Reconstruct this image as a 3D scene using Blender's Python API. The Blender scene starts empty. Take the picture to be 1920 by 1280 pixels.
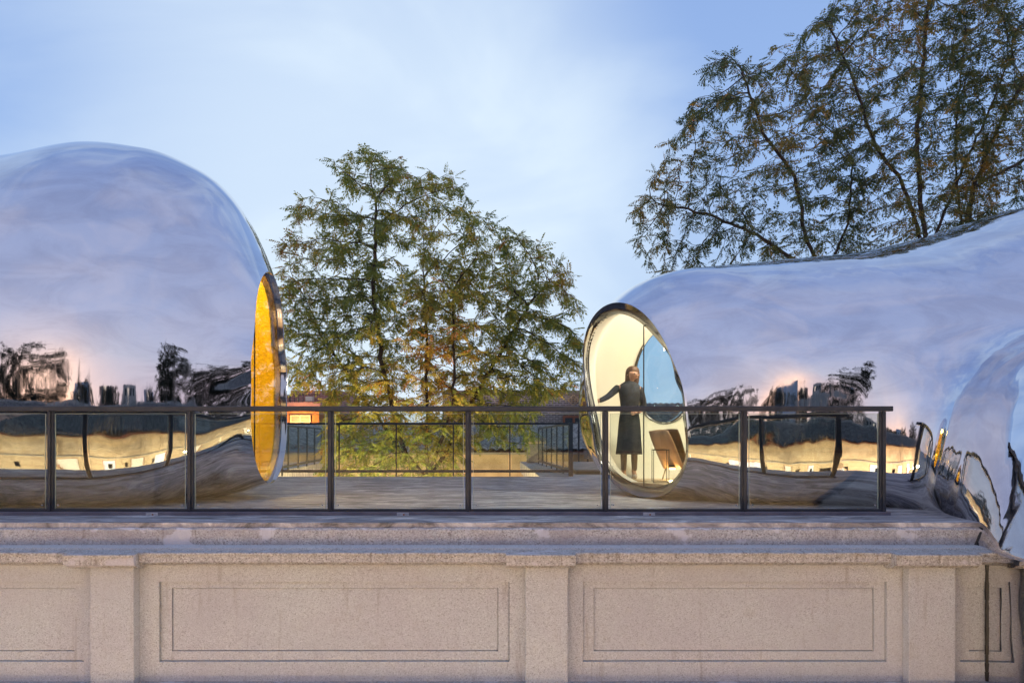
import bpy, bmesh, math, random
import numpy as np
from mathutils import Vector, Matrix
random.seed(7); RNG = np.random.default_rng(7)
SC = bpy.context.scene
COL = SC.collection
PI = math.pi

# ------------------------------------------------------------------ camera
EYE = 0.78            # eye height above the roof terrace, which is z = 0
FPX = 1280.0          # focal length in photograph pixels (24 mm on 36 mm)
CX, HY = 960.0, 822.0 # vertical centre line and horizon of the photograph
cam = bpy.data.cameras.new('camera'); co = bpy.data.objects.new('camera', cam); COL.objects.link(co)
cam.sensor_width = 36; cam.lens = 24; cam.shift_y = (HY - 640.0) / 1920.0
cam.clip_start = 0.05; cam.clip_end = 2000
co.location = (0, 0, EYE); co.rotation_euler = (PI / 2, 0, 0)
SC.camera = co

# ------------------------------------------------------------------ world: dusk sky with thin cloud
W = bpy.data.worlds.new('World'); SC.world = W; W.use_nodes = True
nt = W.node_tree; N = nt.nodes; L = nt.links
for n in list(N): N.remove(n)
def nd(tree, kind, **kw):
    n = tree.nodes.new(kind)
    for k, v in kw.items(): setattr(n, k, v)
    return n
out = nd(nt, 'ShaderNodeOutputWorld')
tc = nd(nt, 'ShaderNodeTexCoord')
sep = nd(nt, 'ShaderNodeSeparateXYZ'); L.new(tc.outputs['Generated'], sep.inputs[0])
sky = nd(nt, 'ShaderNodeTexSky', sky_type='NISHITA', sun_disc=False)
sky.sun_elevation = math.radians(3.0); sky.sun_rotation = math.radians(200); sky.air_density = 1.0; sky.dust_density = 1.0
def ramp(tree, stops, fac):
    r = nd(tree, 'ShaderNodeValToRGB'); e = r.color_ramp.elements
    while len(e) < len(stops): e.new(0.5)
    for i, (p, c) in enumerate(stops):
        e[i].position = p; e[i].color = (c[0], c[1], c[2], 1)
    tree.links.new(fac, r.inputs[0]); return r
def mixc(tree, a, b, f, mode='MIX'):
    m = nd(tree, 'ShaderNodeMix', data_type='RGBA', blend_type=mode)
    for s, v in ((m.inputs[6], a), (m.inputs[7], b), (m.inputs[0], f)):
        if isinstance(v, (tuple, list)): s.default_value = (*v[:3], 1)
        elif isinstance(v, (int, float)): s.default_value = v
        else: tree.links.new(v, s)
    return m.outputs[2]
def math_(tree, op, a, b=None, c=None, clamp=False):
    m = nd(tree, 'ShaderNodeMath', operation=op); m.use_clamp = clamp
    for i, v in enumerate((a, b, c)):
        if v is None: continue
        if isinstance(v, (int, float)): m.inputs[i].default_value = v
        else: tree.links.new(v, m.inputs[i])
    return m.outputs[0]
def mrange(tree, v, a, b, c=0.0, d=1.0):
    m = nd(tree, 'ShaderNodeMapRange', interpolation_type='SMOOTHSTEP')
    tree.links.new(v, m.inputs[0])
    for i, x in enumerate((a, b, c, d)): m.inputs[i + 1].default_value = x
    return m.outputs[0]
front = ramp(nt, [(0.0, (.42, .52, .66)), (.12, (.33, .45, .66)), (.35, (.235, .36, .63)), (.7, (.19, .295, .56)), (1, (.19, .27, .53))], sep.outputs['Z'])
back = ramp(nt, [(0.0, (.58, .46, .54)), (.06, (.53, .46, .57)), (.16, (.43, .44, .58)), (.4, (.34, .385, .58)), (1, (.24, .31, .54))], sep.outputs['Z'])
side = mrange(nt, sep.outputs['Y'], 0.45, -0.45)
base = mixc(nt, front.outputs[0], back.outputs[0], side)
mp = nd(nt, 'ShaderNodeMapping'); mp.inputs['Scale'].default_value = (1.0, 1.0, 2.2); mp.inputs['Rotation'].default_value = (0.2, 0.5, 0.3)
L.new(tc.outputs['Generated'], mp.inputs[0])
nz = nd(nt, 'ShaderNodeTexNoise'); nz.inputs['Scale'].default_value = 2.2; nz.inputs['Detail'].default_value = 5; nz.inputs['Roughness'].default_value = .5; nz.inputs['Distortion'].default_value = .5
L.new(mp.outputs[0], nz.inputs['Vector'])
cl = mrange(nt, nz.outputs[0], .40, .66)
# the brighter bank of thin cloud low in the north-west of the sky
dn = nd(nt, 'ShaderNodeVectorMath', operation='DOT_PRODUCT'); dn.inputs[1].default_value = Vector((-.19, 1.0, .33)).normalized()
L.new(tc.outputs['Generated'], dn.inputs[0])
glow = mrange(nt, dn.outputs['Value'], .89, .995)
clf = math_(nt, 'ADD', math_(nt, 'MULTIPLY', cl, .34), math_(nt, 'MULTIPLY', glow, .8), clamp=True)
cloudc = mixc(nt, (.54, .64, .755), (.49, .475, .60), side)
skyc = mixc(nt, base, cloudc, clf)
skyc = mixc(nt, skyc, sky.outputs[0], .02)

bg = nd(nt, 'ShaderNodeBackground'); L.new(skyc, bg.inputs[0]); bg.inputs[1].default_value = 1.08
L.new(bg.outputs[0], out.inputs[0])

SC.view_settings.view_transform = 'Standard'; SC.view_settings.look = 'None'
SC.view_settings.exposure = 0.3; SC.view_settings.gamma = 1; SC.view_settings.use_curve_mapping = False
SC.render.engine = 'CYCLES'
cy = SC.cycles
cy.max_bounces = 12; cy.glossy_bounces = 6; cy.transparent_max_bounces = 24; cy.transmission_bounces = 6; cy.diffuse_bounces = 3
cy.caustics_reflective = False; cy.caustics_refractive = False; cy.sample_clamp_indirect = 4.0
cy.use_denoising = True

# ------------------------------------------------------------------ helpers
def P(px, py, Y):
    return Vector(((px - CX) * Y / FPX, Y, EYE + (HY - py) * Y / FPX))
def ZX(px, Y): return (px - CX) * Y / FPX
def ZZ(py, Y): return EYE + (HY - py) * Y / FPX

def link(name, me, mat=None, parent=None, loc=None, smooth=False):
    o = bpy.data.objects.new(name, me); COL.objects.link(o)
    if mat is not None and len(me.materials) == 0: me.materials.append(mat)
    if parent is not None: o.parent = parent
    if loc is not None: o.location = loc
    if smooth:
        me.polygons.foreach_set('use_smooth', [True] * len(me.polygons))
    return o
def thing(name, label, cat, loc=(0, 0, 0), rotz=0.0, group=None):
    o = bpy.data.objects.new(name, None); COL.objects.link(o); o.empty_display_size = .2
    o.location = loc; o.rotation_euler = (0, 0, rotz); tag(o, label, cat, group); return o
def tag(o, label, cat, group=None):
    o['label'] = label; o['category'] = cat
    if group: o['group'] = group
    return o
def struct(o): o['kind'] = 'structure'; return o
def stuff(o): o['kind'] = 'stuff'; return o

class MB:
    """collects simple solids into one mesh"""
    def __init__(s): s.v = []; s.f = []
    def add(s, vs, fs):
        b = len(s.v); s.v += [tuple(v) for v in vs]; s.f += [tuple(i + b for i in f) for f in fs]; return s
    def box(s, x0, x1, y0, y1, z0, z1, bev=0.0):
        if bev <= 0:
            return s.add([(x0, y0, z0), (x1, y0, z0), (x1, y1, z0), (x0, y1, z0), (x0, y0, z1), (x1, y0, z1), (x1, y1, z1), (x0, y1, z1)],
                         [(0, 3, 2, 1), (4, 5, 6, 7), (0, 1, 5, 4), (1, 2, 6, 5), (2, 3, 7, 6), (3, 0, 4, 7)])
        bm = bmesh.new(); bmesh.ops.create_cube(bm, size=1)
        for v in bm.verts:
            v.co = Vector(((x0 + x1) / 2 + v.co.x * (x1 - x0), (y0 + y1) / 2 + v.co.y * (y1 - y0), (z0 + z1) / 2 + v.co.z * (z1 - z0)))
        bmesh.ops.bevel(bm, geom=bm.edges[:] , offset=bev, segments=1, affect='EDGES')
        bm.verts.index_update()
        s.add([v.co[:] for v in bm.verts], [[v.index for v in f.verts] for f in bm.faces]); bm.free(); return s
    def tube(s, a, b, r0, r1=None, n=8, caps=True):
        a = Vector(a); b = Vector(b); r1 = r0 if r1 is None else r1
        d = (b - a).normalized(); u = d.orthogonal().normalized(); w = d.cross(u)
        vs = []
        for p, r in ((a, r0), (b, r1)):
            for k in range(n):
                t = 2 * PI * k / n; vs.append(p + u * math.cos(t) * r + w * math.sin(t) * r)
        fs = [(k, (k + 1) % n, n + (k + 1) % n, n + k) for k in range(n)]
        if caps: fs += [tuple(range(n - 1, -1, -1)), tuple(range(n, 2 * n))]
        return s.add(vs, fs)
    def prism(s, prof, x0, x1):
        """profile of (y, z) points run along x"""
        n = len(prof)
        vs = [(x0, y, z) for y, z in prof] + [(x1, y, z) for y, z in prof]
        fs = [(k, (k + 1) % n, n + (k + 1) % n, n + k) for k in range(n)] + [tuple(range(n - 1, -1, -1)), tuple(range(n, 2 * n))]
        return s.add(vs, fs)
    def bar(s, a, b, w, h):
        """square bar from a to b, w across, h high"""
        a = Vector(a); b = Vector(b); d = (b - a).normalized()
        u = d.cross(Vector((0, 0, 1)))
        if u.length < 1e-4: u = Vector((1, 0, 0))
        u = u.normalized() * w / 2; v = u.cross(d).normalized() * h / 2
        vs = [a - u - v, a + u - v, a + u + v, a - u + v, b - u - v, b + u - v, b + u + v, b - u + v]
        return s.add(vs, [(0, 3, 2, 1), (4, 5, 6, 7), (0, 1, 5, 4), (1, 2, 6, 5), (2, 3, 7, 6), (3, 0, 4, 7)])
    def mesh(s, name):
        me = bpy.data.meshes.new(name); me.from_pydata(s.v, [], s.f)
        bm = bmesh.new(); bm.from_mesh(me); bmesh.ops.recalc_face_normals(bm, faces=bm.faces); bm.to_mesh(me); bm.free()
        return me
    def build(s, name, mat, parent=None, loc=None, smooth=False):
        return link(name, s.mesh(name), mat, parent, loc, smooth)
def npmesh(name, V, F):
    """numpy vertices and quads/tris"""
    V = np.asarray(V, dtype=np.float32); F = np.asarray(F, dtype=np.int32)
    me = bpy.data.meshes.new(name); k = F.shape[1]
    me.vertices.add(len(V)); me.vertices.foreach_set('co', V.ravel())
    me.loops.add(F.size); me.loops.foreach_set('vertex_index', F.ravel())
    me.polygons.add(len(F)); me.polygons.foreach_set('loop_start', np.arange(0, F.size, k, dtype=np.int32))
    me.update(calc_edges=True); me.validate(); return me

# ------------------------------------------------------------------ materials
def principled(name, col=(.5, .5, .5), rough=.6, metal=0.0, **kw):
    m = bpy.data.materials.new(name); m.use_nodes = True; t = m.node_tree
    b = t.nodes['Principled BSDF']; b.inputs['Base Color'].default_value = (*col, 1)
    b.inputs['Roughness'].default_value = rough; b.inputs['Metallic'].default_value = metal
    for k, v in kw.items(): b.inputs[k].default_value = v
    return m, t, b
def coords(t, scale=(1, 1, 1), rot=(0, 0, 0), kind='Object', loc=(0, 0, 0)):
    c = nd(t, 'ShaderNodeTexCoord'); m = nd(t, 'ShaderNodeMapping')
    m.inputs['Scale'].default_value = scale; m.inputs['Rotation'].default_value = rot; m.inputs['Location'].default_value = loc
    t.links.new(c.outputs[kind], m.inputs[0]); return m.outputs[0]
def noise(t, vec, scale, detail=4, rough=.55, dist=0.0):
    n = nd(t, 'ShaderNodeTexNoise'); n.inputs['Scale'].default_value = scale; n.inputs['Detail'].default_value = detail
    n.inputs['Roughness'].default_value = rough; n.inputs['Distortion'].default_value = dist
    t.links.new(vec, n.inputs['Vector']); return n.outputs[0]
def bump(t, b, h, strength=.3, dist=.01):
    n = nd(t, 'ShaderNodeBump'); n.inputs['Strength'].default_value = strength; n.inputs['Distance'].default_value = dist
    t.links.new(h, n.inputs['Height']); t.links.new(n.outputs[0], b.inputs['Normal']); return n
def varied(name, c1, c2, scale=3, rough=.7, fine=40, bstr=.3, bdist=.004, stretch=(1, 1, 1), metal=0.0):
    m, t, b = principled(name, c1, rough, metal)
    v = coords(t, stretch)
    f = mrange(t, noise(t, v, scale, 6), .35, .65)
    t.links.new(mixc(t, c1, c2, f), b.inputs['Base Color'])
    if bstr: bump(t, b, noise(t, v, fine, 3), bstr, bdist)
    return m

def mat_render():
    """rough-cast pebble render of the parapet"""
    m, t, b = principled('pebble_render', rough=.88)
    v = coords(t)
    vo = nd(t, 'ShaderNodeTexVoronoi'); vo.inputs['Scale'].default_value = 150; t.links.new(v, vo.inputs['Vector'])
    sp = nd(t, 'ShaderNodeSeparateColor'); t.links.new(vo.outputs['Color'], sp.inputs[0])
    gr = ramp(t, [(0, (.36, .33, .31)), (.12, (.55, .51, .48)), (.45, (.66, .615, .585)), (.85, (.71, .665, .63)), (1, (.84, .79, .74))], sp.outputs[0])
    big = mrange(t, noise(t, v, 1.3, 5, .6), .3, .7)
    tint = mixc(t, (.89, .99, 1.04), (.84, .90, .98), big)
    c = mixc(t, gr.outputs[0], tint, 1.0, 'MULTIPLY')
    # grime streaks running down
    vs = coords(t, (9, 9, .7))
    st = mrange(t, noise(t, vs, 1.6, 5, .65), .56, .78)
    c = mixc(t, c, (.22, .18, .15), math_(t, 'MULTIPLY', st, .5))
    blot = mrange(t, noise(t, coords(t, loc=(3, 1, 8)), 3.6, 6, .7), .55, .75)
    c = mixc(t, c, (.30, .25, .20), math_(t, 'MULTIPLY', blot, .3))
    blot2 = mrange(t, noise(t, coords(t, (.5, 1, .8), loc=(9, 4, 2)), 1.4, 5, .6), .42, .68)
    c = mixc(t, c, (.50, .50, .52), math_(t, 'MULTIPLY', blot2, .45))
    t.links.new(c, b.inputs['Base Color'])
    bump(t, b, vo.outputs['Distance'], .3, .004)
    return m
def mat_coping():
    m, t, b = principled('worn_coping', rough=.8)
    v = coords(t)
    vo = nd(t, 'ShaderNodeTexVoronoi'); vo.inputs['Scale'].default_value = 95; t.links.new(v, vo.inputs['Vector'])
    sp = nd(t, 'ShaderNodeSeparateColor'); t.links.new(vo.outputs['Color'], sp.inputs[0])
    gr = ramp(t, [(0, (.24, .22, .22)), (.2, (.375, .375, .385)), (.6, (.485, .49, .505)), (1, (.61, .61, .62)), (1, (.64, .61, .60))], sp.outputs[0])
    big = mrange(t, noise(t, coords(t, (1, 3, 2)), 1.7, 6, .65), .35, .68)
    c = mixc(t, gr.outputs[0], (.36, .32, .33), math_(t, 'MULTIPLY', big, .65))
    pat = mrange(t, noise(t, coords(t, (.9, 2.4, 1.2), loc=(5, 2, 0)), 2.3, 5, .55), .60, .635)
    c = mixc(t, c, (.66, .66, .70), math_(t, 'MULTIPLY', pat, .8))
    dk = mrange(t, noise(t, coords(t, (7, 3, 1.2)), 2.2, 5, .7), .56, .72)
    c = mixc(t, c, (.16, .13, .12), math_(t, 'MULTIPLY', dk, .5))
    t.links.new(c, b.inputs['Base Color'])
    bump(t, b, noise(t, v, 60, 4, .7), .5, .006)
    return m
def mat_cornice():
    m, t, b = principled('cornice_render', rough=.85)
    v = coords(t)
    vo = nd(t, 'ShaderNodeTexVoronoi'); vo.inputs['Scale'].default_value = 95; t.links.new(v, vo.inputs['Vector'])
    sp = nd(t, 'ShaderNodeSeparateColor'); t.links.new(vo.outputs['Color'], sp.inputs[0])
    gr = ramp(t, [(0, (.26, .23, .21)), (.2, (.41, .40, .385)), (.6, (.52, .505, .49)), (1, (.66, .645, .63))], sp.outputs[0])
    dk = mrange(t, noise(t, coords(t, (11, 4, 1.5)), 2.0, 6, .7), .48, .70)
    c = mixc(t, gr.outputs[0], (.15, .115, .085), math_(t, 'MULTIPLY', dk, .6))
    pat = mrange(t, noise(t, coords(t, (.8, 2.4, 1.2), loc=(1, 7, 0)), 2.0, 5, .55), .64, .67)
    c = mixc(t, c, (.64, .62, .66), math_(t, 'MULTIPLY', pat, .7))
    t.links.new(c, b.inputs['Base Color']); bump(t, b, noise(t, v, 60, 4, .7), .5, .006)
    return m
def mat_terrace():
    m, t, b = principled('terrace_screed', rough=.42)
    v = coords(t, (.8, 2.6, 1))
    f = noise(t, v, 1.9, 10, .74, 1.2)
    r = ramp(t, [(.38, (.10, .095, .10)), (.46, (.27, .26, .28)), (.53, (.42, .40, .42)), (.61, (.70, .68, .67))], f)
    f2 = mrange(t, noise(t, coords(t, (.5, 3.2, 1)), 5, 6, .7, .6), .55, .72)
    c = mixc(t, r.outputs[0], (.56, .54, .52), math_(t, 'MULTIPLY', f2, .55))
    t.links.new(c, b.inputs['Base Color'])
    t.links.new(mrange(t, f, .3, .7, .5, .8), b.inputs['Roughness'])
    bump(t, b, noise(t, coords(t, (.7, 3, 1)), 7, 6, .7, .8), .6, .02)
    return m
def mat_steel(name='polished_steel', dent=.10, wave=.035):
    """hand-polished stainless steel, slightly dented, with fine vertical streaks"""
    m, t, b = principled(name, (.80, .80, .81), .03, 1.0)
    v = coords(t)
    n1 = noise(t, v, .75, 2, .4, .2)
    n2 = noise(t, coords(t, (1, 1, .35)), 2.6, 2, .5)
    n3 = noise(t, coords(t, (1, 1, .25)), 14, 2, .5)
    h = math_(t, 'ADD', n1, math_(t, 'ADD', math_(t, 'MULTIPLY', n2, dent), math_(t, 'MULTIPLY', n3, .006)))
    bump(t, b, h, 1.0, wave)
    st = noise(t, coords(t, (6, 6, .35)), 5, 6, .7)
    t.links.new(mrange(t, st, .45, .8, .025, .11), b.inputs['Roughness'])
    sm = noise(t, coords(t, (1, 1, 2.2)), 1.3, 6, .62, .8)
    t.links.new(mixc(t, (.80, .80, .82), (.66, .65, .68), mrange(t, sm, .35, .75)), b.inputs['Base Color'])
    return m
def mat_glass(name, tint, refl=1.0, spec=(1, 1, 1)):
    """thin flat glazing: light passes straight through, Fresnel reflection on each face"""
    m = bpy.data.materials.new(name); m.use_nodes = True; t = m.node_tree
    for n in list(t.nodes): t.nodes.remove(n)
    o = nd(t, 'ShaderNodeOutputMaterial'); tr = nd(t, 'ShaderNodeBsdfTransparent'); tr.inputs[0].default_value = (*tint, 1)
    gl = nd(t, 'ShaderNodeBsdfGlossy'); gl.inputs['Roughness'].default_value = .0; gl.inputs[0].default_value = (*spec, 1)
    lw = nd(t, 'ShaderNodeLayerWeight'); lw.inputs[0].default_value = .5
    # Schlick with F0 = 0.04 from the facing term, the same from both sides of a face
    f = math_(t, 'POWER', lw.outputs['Facing'], 5.0)
    f = math_(t, 'ADD', math_(t, 'MULTIPLY', f, .96 * refl), .04 * refl, clamp=True)
    mx = nd(t, 'ShaderNodeMixShader'); t.links.new(f, mx.inputs[0]); t.links.new(tr.outputs[0], mx.inputs[1]); t.links.new(gl.outputs[0], mx.inputs[2])
    t.links.new(mx.outputs[0], o.inputs[0]); return m
def mat_brick(name, c1, c2, mortar, bw=.24, bh=.07, msize=.012):
    m, t, b = principled(name, rough=.85)
    c = nd(t, 'ShaderNodeTexCoord'); s = nd(t, 'ShaderNodeSeparateXYZ'); t.links.new(c.outputs['Object'], s.inputs[0])
    q = nd(t, 'ShaderNodeCombineXYZ'); t.links.new(math_(t, 'ADD', s.outputs[0], s.outputs[1]), q.inputs[0]); t.links.new(s.outputs[2], q.inputs[1])
    br = nd(t, 'ShaderNodeTexBrick'); br.inputs['Scale'].default_value = 1.0; br.inputs['Brick Width'].default_value = bw
    br.inputs['Row Height'].default_value = bh; br.inputs['Mortar Size'].default_value = msize; br.inputs['Bias'].default_value = 0
    br.inputs['Color1'].default_value = (*c1, 1); br.inputs['Color2'].default_value = (*c2, 1); br.inputs['Mortar'].default_value = (*mortar, 1)
    t.links.new(q.outputs[0], br.inputs['Vector'])
    d = mrange(t, noise(t, coords(t), 1.5, 5), .3, .7)
    t.links.new(mixc(t, br.outputs['Color'], (.62, .60, .62), math_(t, 'MULTIPLY', d, .5), 'MULTIPLY'), b.inputs['Base Color'])
    bump(t, b, math_(t, 'SUBTRACT', 1.0, br.outputs['Fac']), .6, .01)
    return m
def mat_emit(name, col, s):
    m = bpy.data.materials.new(name); m.use_nodes = True; t = m.node_tree
    b = t.nodes['Principled BSDF']; b.inputs['Base Color'].default_value = (.8, .8, .8, 1)
    b.inputs['Emission Color'].default_value = (*col, 1); b.inputs['Emission Strength'].default_value = s
    return m
def mat_leaf(name, stops, trans=.5):
    m = bpy.data.materials.new(name); m.use_nodes = True; t = m.node_tree
    b = t.nodes['Principled BSDF']; o = t.nodes['Material Output']
    a = nd(t, 'ShaderNodeAttribute', attribute_name='tint')
    r = ramp(t, stops, a.outputs['Fac'])
    t.links.new(r.outputs[0], b.inputs['Base Color']); b.inputs['Roughness'].default_value = .55
    tl = nd(t, 'ShaderNodeBsdfTranslucent'); t.links.new(mixc(t, r.outputs[0], (1.0, .95, .5), .0), tl.inputs[0])
    mx = nd(t, 'ShaderNodeMixShader'); mx.inputs[0].default_value = trans
    t.links.new(b.outputs[0], mx.inputs[1]); t.links.new(tl.outputs[0], mx.inputs[2]); t.links.new(mx.outputs[0], o.inputs[0])
    return m
M = {}
M['render'] = mat_render(); M['coping'] = mat_coping(); M['cornice'] = mat_cornice(); M['terrace'] = mat_terrace(); M['steel'] = mat_steel(); M['steel_dented'] = mat_steel('dented_polished_steel', .22, .045)
M['rim'] = principled('darkened_rim_steel', (.13, .13, .14), .12, 1.0)[0]  # dark reflections of the reveal are put into the base colour
M['rim_light'] = principled('bright_rim_steel', (.50, .50, .52), .08, 1.0)[0]
M['glass'] = mat_glass('railing_glass', (.89, .925, .905), .8)
M['glass_far'] = mat_glass('far_railing_glass', (.90, .94, .92), .8)
M['window'] = mat_glass('bubble_glass', (.97, .98, .97), .45)
M['amber'] = mat_glass('amber_glass', (.97, .86, .40), 1.7)
M['porthole'] = mat_glass('porthole_glass', (.80, .92, .97), 1.0)
M['rail'] = varied('painted_rail', (.018, .024, .036), (.030, .036, .050), 6, .45, 60, .1, .001)
M['railbase'] = varied('rail_base', (.13, .125, .165), (.19, .18, .22), 5, .38, 60, .1, .001, metal=.3)
M['rust'] = varied('rust', (.35, .12, .04), (.2, .07, .03), 20, .8)
M['plate'] = varied('joint_plate', (.35, .36, .40), (.5, .5, .53), 20, .5)
M['edge'] = principled('glass_edge', (.45, .52, .44), .2)[0]
M['black'] = principled('black_rubber', (.012, .012, .013), .5)[0]
M['bark'] = varied('bark', (.045, .035, .028), (.085, .068, .055), 6, .9, 30, .8, .02, (1, 1, .3))
M['stone'] = varied('grey_stone', (.22, .21, .20), (.34, .32, .30), 3, .85, 30)
M['wood'] = varied('red_brown_wood', (.30, .10, .05), (.22, .07, .035), 6, .5, 30, .2, .002, (1, 1, .2))
M['dark_glass'] = principled('dark_window_pane', (.03, .035, .04), .08)[0]
M['tile_dark'] = varied('dark_roof_tile', (.075, .066, .062), (.20, .18, .17), 5, .8, 25, .4, .006)
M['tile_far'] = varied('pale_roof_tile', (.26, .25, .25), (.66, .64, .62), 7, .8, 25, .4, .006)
M['tile'] = varied('grey_roof_tile', (.10, .10, .115), (.24, .235, .25), 7, .8, 25, .4, .006)
M['cream'] = varied('cream_render', (.56, .44, .30), (.42, .32, .21), 2.2, .85, 30)
M['greywall'] = varied('grey_render', (.26, .25, .24), (.36, .34, .32), 2.2, .85, 30)
M['brick_grey'] = mat_brick('grey_brick', (.16, .14, .14), (.24, .20, .20), (.55, .50, .50), .26, .085, .014)
M['brick_red'] = mat_brick('red_brick', (.32, .12, .09), (.40, .17, .12), (.50, .38, .32), .26, .085, .012)
M['orange'] = varied('orange_render', (.62, .25, .07), (.50, .18, .05), 3, .8, 30)
M['interior'] = varied('interior_plaster', (.80, .765, .65), (.82, .78, .68), 1.2, .5, 20, .05, .002)
M['amber_int'] = varied('amber_lining', (.74, .56, .05), (.70, .50, .05), 1.2, .5, 20, .05, .002)
M['oak'] = varied('pale_wood_floor', (.55, .40, .24), (.45, .32, .18), 5, .3, 30, .1, .001, (.3, 3, 1))
M['leather'] = varied('tan_leather', (.56, .34, .20), (.44, .26, .15), 6, .4, 60, .2, .001)
M['wire'] = principled('black_wire', (.02, .02, .02), .35)[0]
M['lamp'] = mat_emit('lamp_glow', (1.0, .72, .36), 5)
M['warmwin'] = mat_emit('lit_window', (1.0, .66, .28), .5)
M['whitewin'] = mat_emit('bright_doorway', (.80, .84, 1.0), .55)
M['leaf_c'] = mat_leaf('leaves_green', [(0, (.11, .16, .05)), (.35, (.23, .28, .06)), (.68, (.42, .39, .07)), (.93, (.50, .34, .06)), (1, (.42, .19, .045))])
M['leaf_r'] = mat_leaf('leaves_autumn', [(0, (.065, .10, .04)), (.40, (.14, .165, .055)), (.65, (.27, .23, .06)), (.9, (.44, .25, .06)), (1, (.48, .27, .05))])
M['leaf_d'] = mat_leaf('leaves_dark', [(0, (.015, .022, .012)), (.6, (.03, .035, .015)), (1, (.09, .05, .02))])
M['ground'] = varied('court_paving', (.25, .24, .23), (.34, .32, .31), 2, .85, 20)
M['hair'] = varied('brown_hair', (.10, .045, .022), (.05, .022, .012), 30, .5, 80, .3, .002, (1, 1, .2))
M['skin'] = principled('skin', (.34, .19, .13), .5)[0]
M['dress'] = varied('black_dress', (.010, .012, .018), (.022, .024, .034), 12, .8, 60, .3, .003)
M['tights'] = principled('dark_tights', (.06, .045, .04), .6)[0]
M['shoe'] = principled('grey_shoe', (.35, .33, .32), .5)[0]

# ------------------------------------------------------------------ mirror bubbles: shape functions
def pchip(xs, ys):
    xs = np.array(xs, float); ys = np.array(ys, float)
    h = np.diff(xs); d = np.diff(ys) / h; m = np.zeros_like(ys)
    m[1:-1] = np.where(d[:-1] * d[1:] > 0, 2 * d[:-1] * d[1:] / (d[:-1] + d[1:] + 1e-12), 0)
    m[0] = d[0]; m[-1] = d[-1]
    def f(x):
        x = np.clip(x, xs[0], xs[-1]); i = np.clip(np.searchsorted(xs, x) - 1, 0, len(h) - 1)
        t = (x - xs[i]) / h[i]
        return ((2 * t**3 - 3 * t**2 + 1) * ys[i] + (t**3 - 2 * t**2 + t) * h[i] * m[i] + (-2 * t**3 + 3 * t**2) * ys[i + 1] + (t**3 - t**2) * h[i] * m[i + 1])
    return f
def fourier(points, c, order=6):
    a = points[:, 0] - c[0]; b = points[:, 1] - c[1]
    th = np.arctan2(b, a); r = np.hypot(a, b)
    # resample evenly in angle first
    o = np.argsort(th); th = th[o]; r = r[o]
    T = np.linspace(-PI, PI, 180, endpoint=False); rr = np.interp(T, np.r_[th - 2 * PI, th, th + 2 * PI], np.r_[r, r, r])
    A = np.stack([np.ones_like(T)] + [g(k * T) for k in range(1, order + 1) for g in (np.cos, np.sin)], 1)
    co_ = np.linalg.lstsq(A, rr, rcond=None)[0]
    def f(t):
        s = co_[0] + 0 * t
        for k in range(1, order + 1): s = s + co_[2 * k - 1] * np.cos(k * t) + co_[2 * k] * np.sin(k * t)
        return s
    return f
class Body:
    """a rounded shell behind a flat opening. Section coordinates: s behind the opening
    plane, a towards the courtyard (-y), b up. x = x0 + m*(y0 - y) + dirx*s"""
    def __init__(B, x0, y0, m, dirx, outline, c, keys, L, p, s1, Lcap, order=6):
        B.x0, B.y0, B.m, B.dirx, B.c, B.L, B.p, B.s1, B.Lcap = x0, y0, m, dirx, c, L, p, s1, Lcap
        B.R0 = fourier(outline, c, order)
        K = np.array(keys, float); s = K[:, 0]
        B.fa, B.ba, B.zt, B.zb, B.yc, B.zc = [pchip(s, K[:, i]) for i in range(1, 7)]
    def xs(B, y): return B.x0 + B.m * (B.y0 - y)
    def center(B, s):
        w = B.w(s)
        return B.c[0] * (1 - w) + (B.y0 - B.yc(s)) * w, B.c[1] * (1 - w) + B.zc(s) * w
    def w(B, s):
        x = np.clip(s / B.L, 0, 1); return 1 - (1 - x) ** B.p
    def R(B, th, s):
        w = B.w(s); ct, st = np.cos(th), np.sin(th)
        af = np.where(ct > 0, B.yc(s) - B.fa(s), B.ba(s) - B.yc(s))
        bb = np.where(st > 0, B.zt(s) - B.zc(s), B.zc(s) - B.zb(s))
        n = np.where(st > 0, 2.05, 2.7)
        n = 2.05 + 4.4 * (0.5 - 0.5 * np.tanh(st * 3 + .4)) * (.5 + .5 * np.tanh(ct * 3 + .9))
        rs = ((np.abs(ct) / af) ** n + (np.abs(st) / bb) ** n) ** (-1 / n)
        return B.R0(th) * (1 - w) + rs * w
    def F(B, X, Y, Z):
        s = (X - B.xs(Y)) * B.dirx
        ca, cb = B.center(np.maximum(s, 0))
        a = (B.y0 - Y) - ca; b = Z - cb
        th = np.arctan2(b, a); rho = np.hypot(a, b)
        R = B.R(th, np.clip(s, 0, None))
        cap = np.maximum(0, (s - B.s1) / B.Lcap)
        return (np.sqrt((rho / R) ** 2 + cap ** 2) - 1) * np.minimum(R, 2.5)
    def point(B, th, s, inset=0.0):
        """surface point(s) for angle th at depth s"""
        cap = np.clip((s - B.s1) / B.Lcap, 0, 1)
        R = (B.R(th, s) - inset) * np.sqrt(np.maximum(0, 1 - cap ** 2))
        ca, cb = B.center(s)
        y = B.y0 - (ca + R * np.cos(th)); z = cb + R * np.sin(th)
        return np.stack([B.xs(y) + B.dirx * s, y, z], -1)
def unproj(pts, x0, y0, m):
    """photograph outline traced onto the plane of the opening -> (a, z)"""
    r = []
    for px, py in pts:
        k = (px - CX) / FPX; Y = (x0 + y0 * m) / (k + m) if m else x0 / k
        r.append((y0 - Y, EYE + (HY - py) * Y / FPX))
    return np.array(r)
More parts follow.
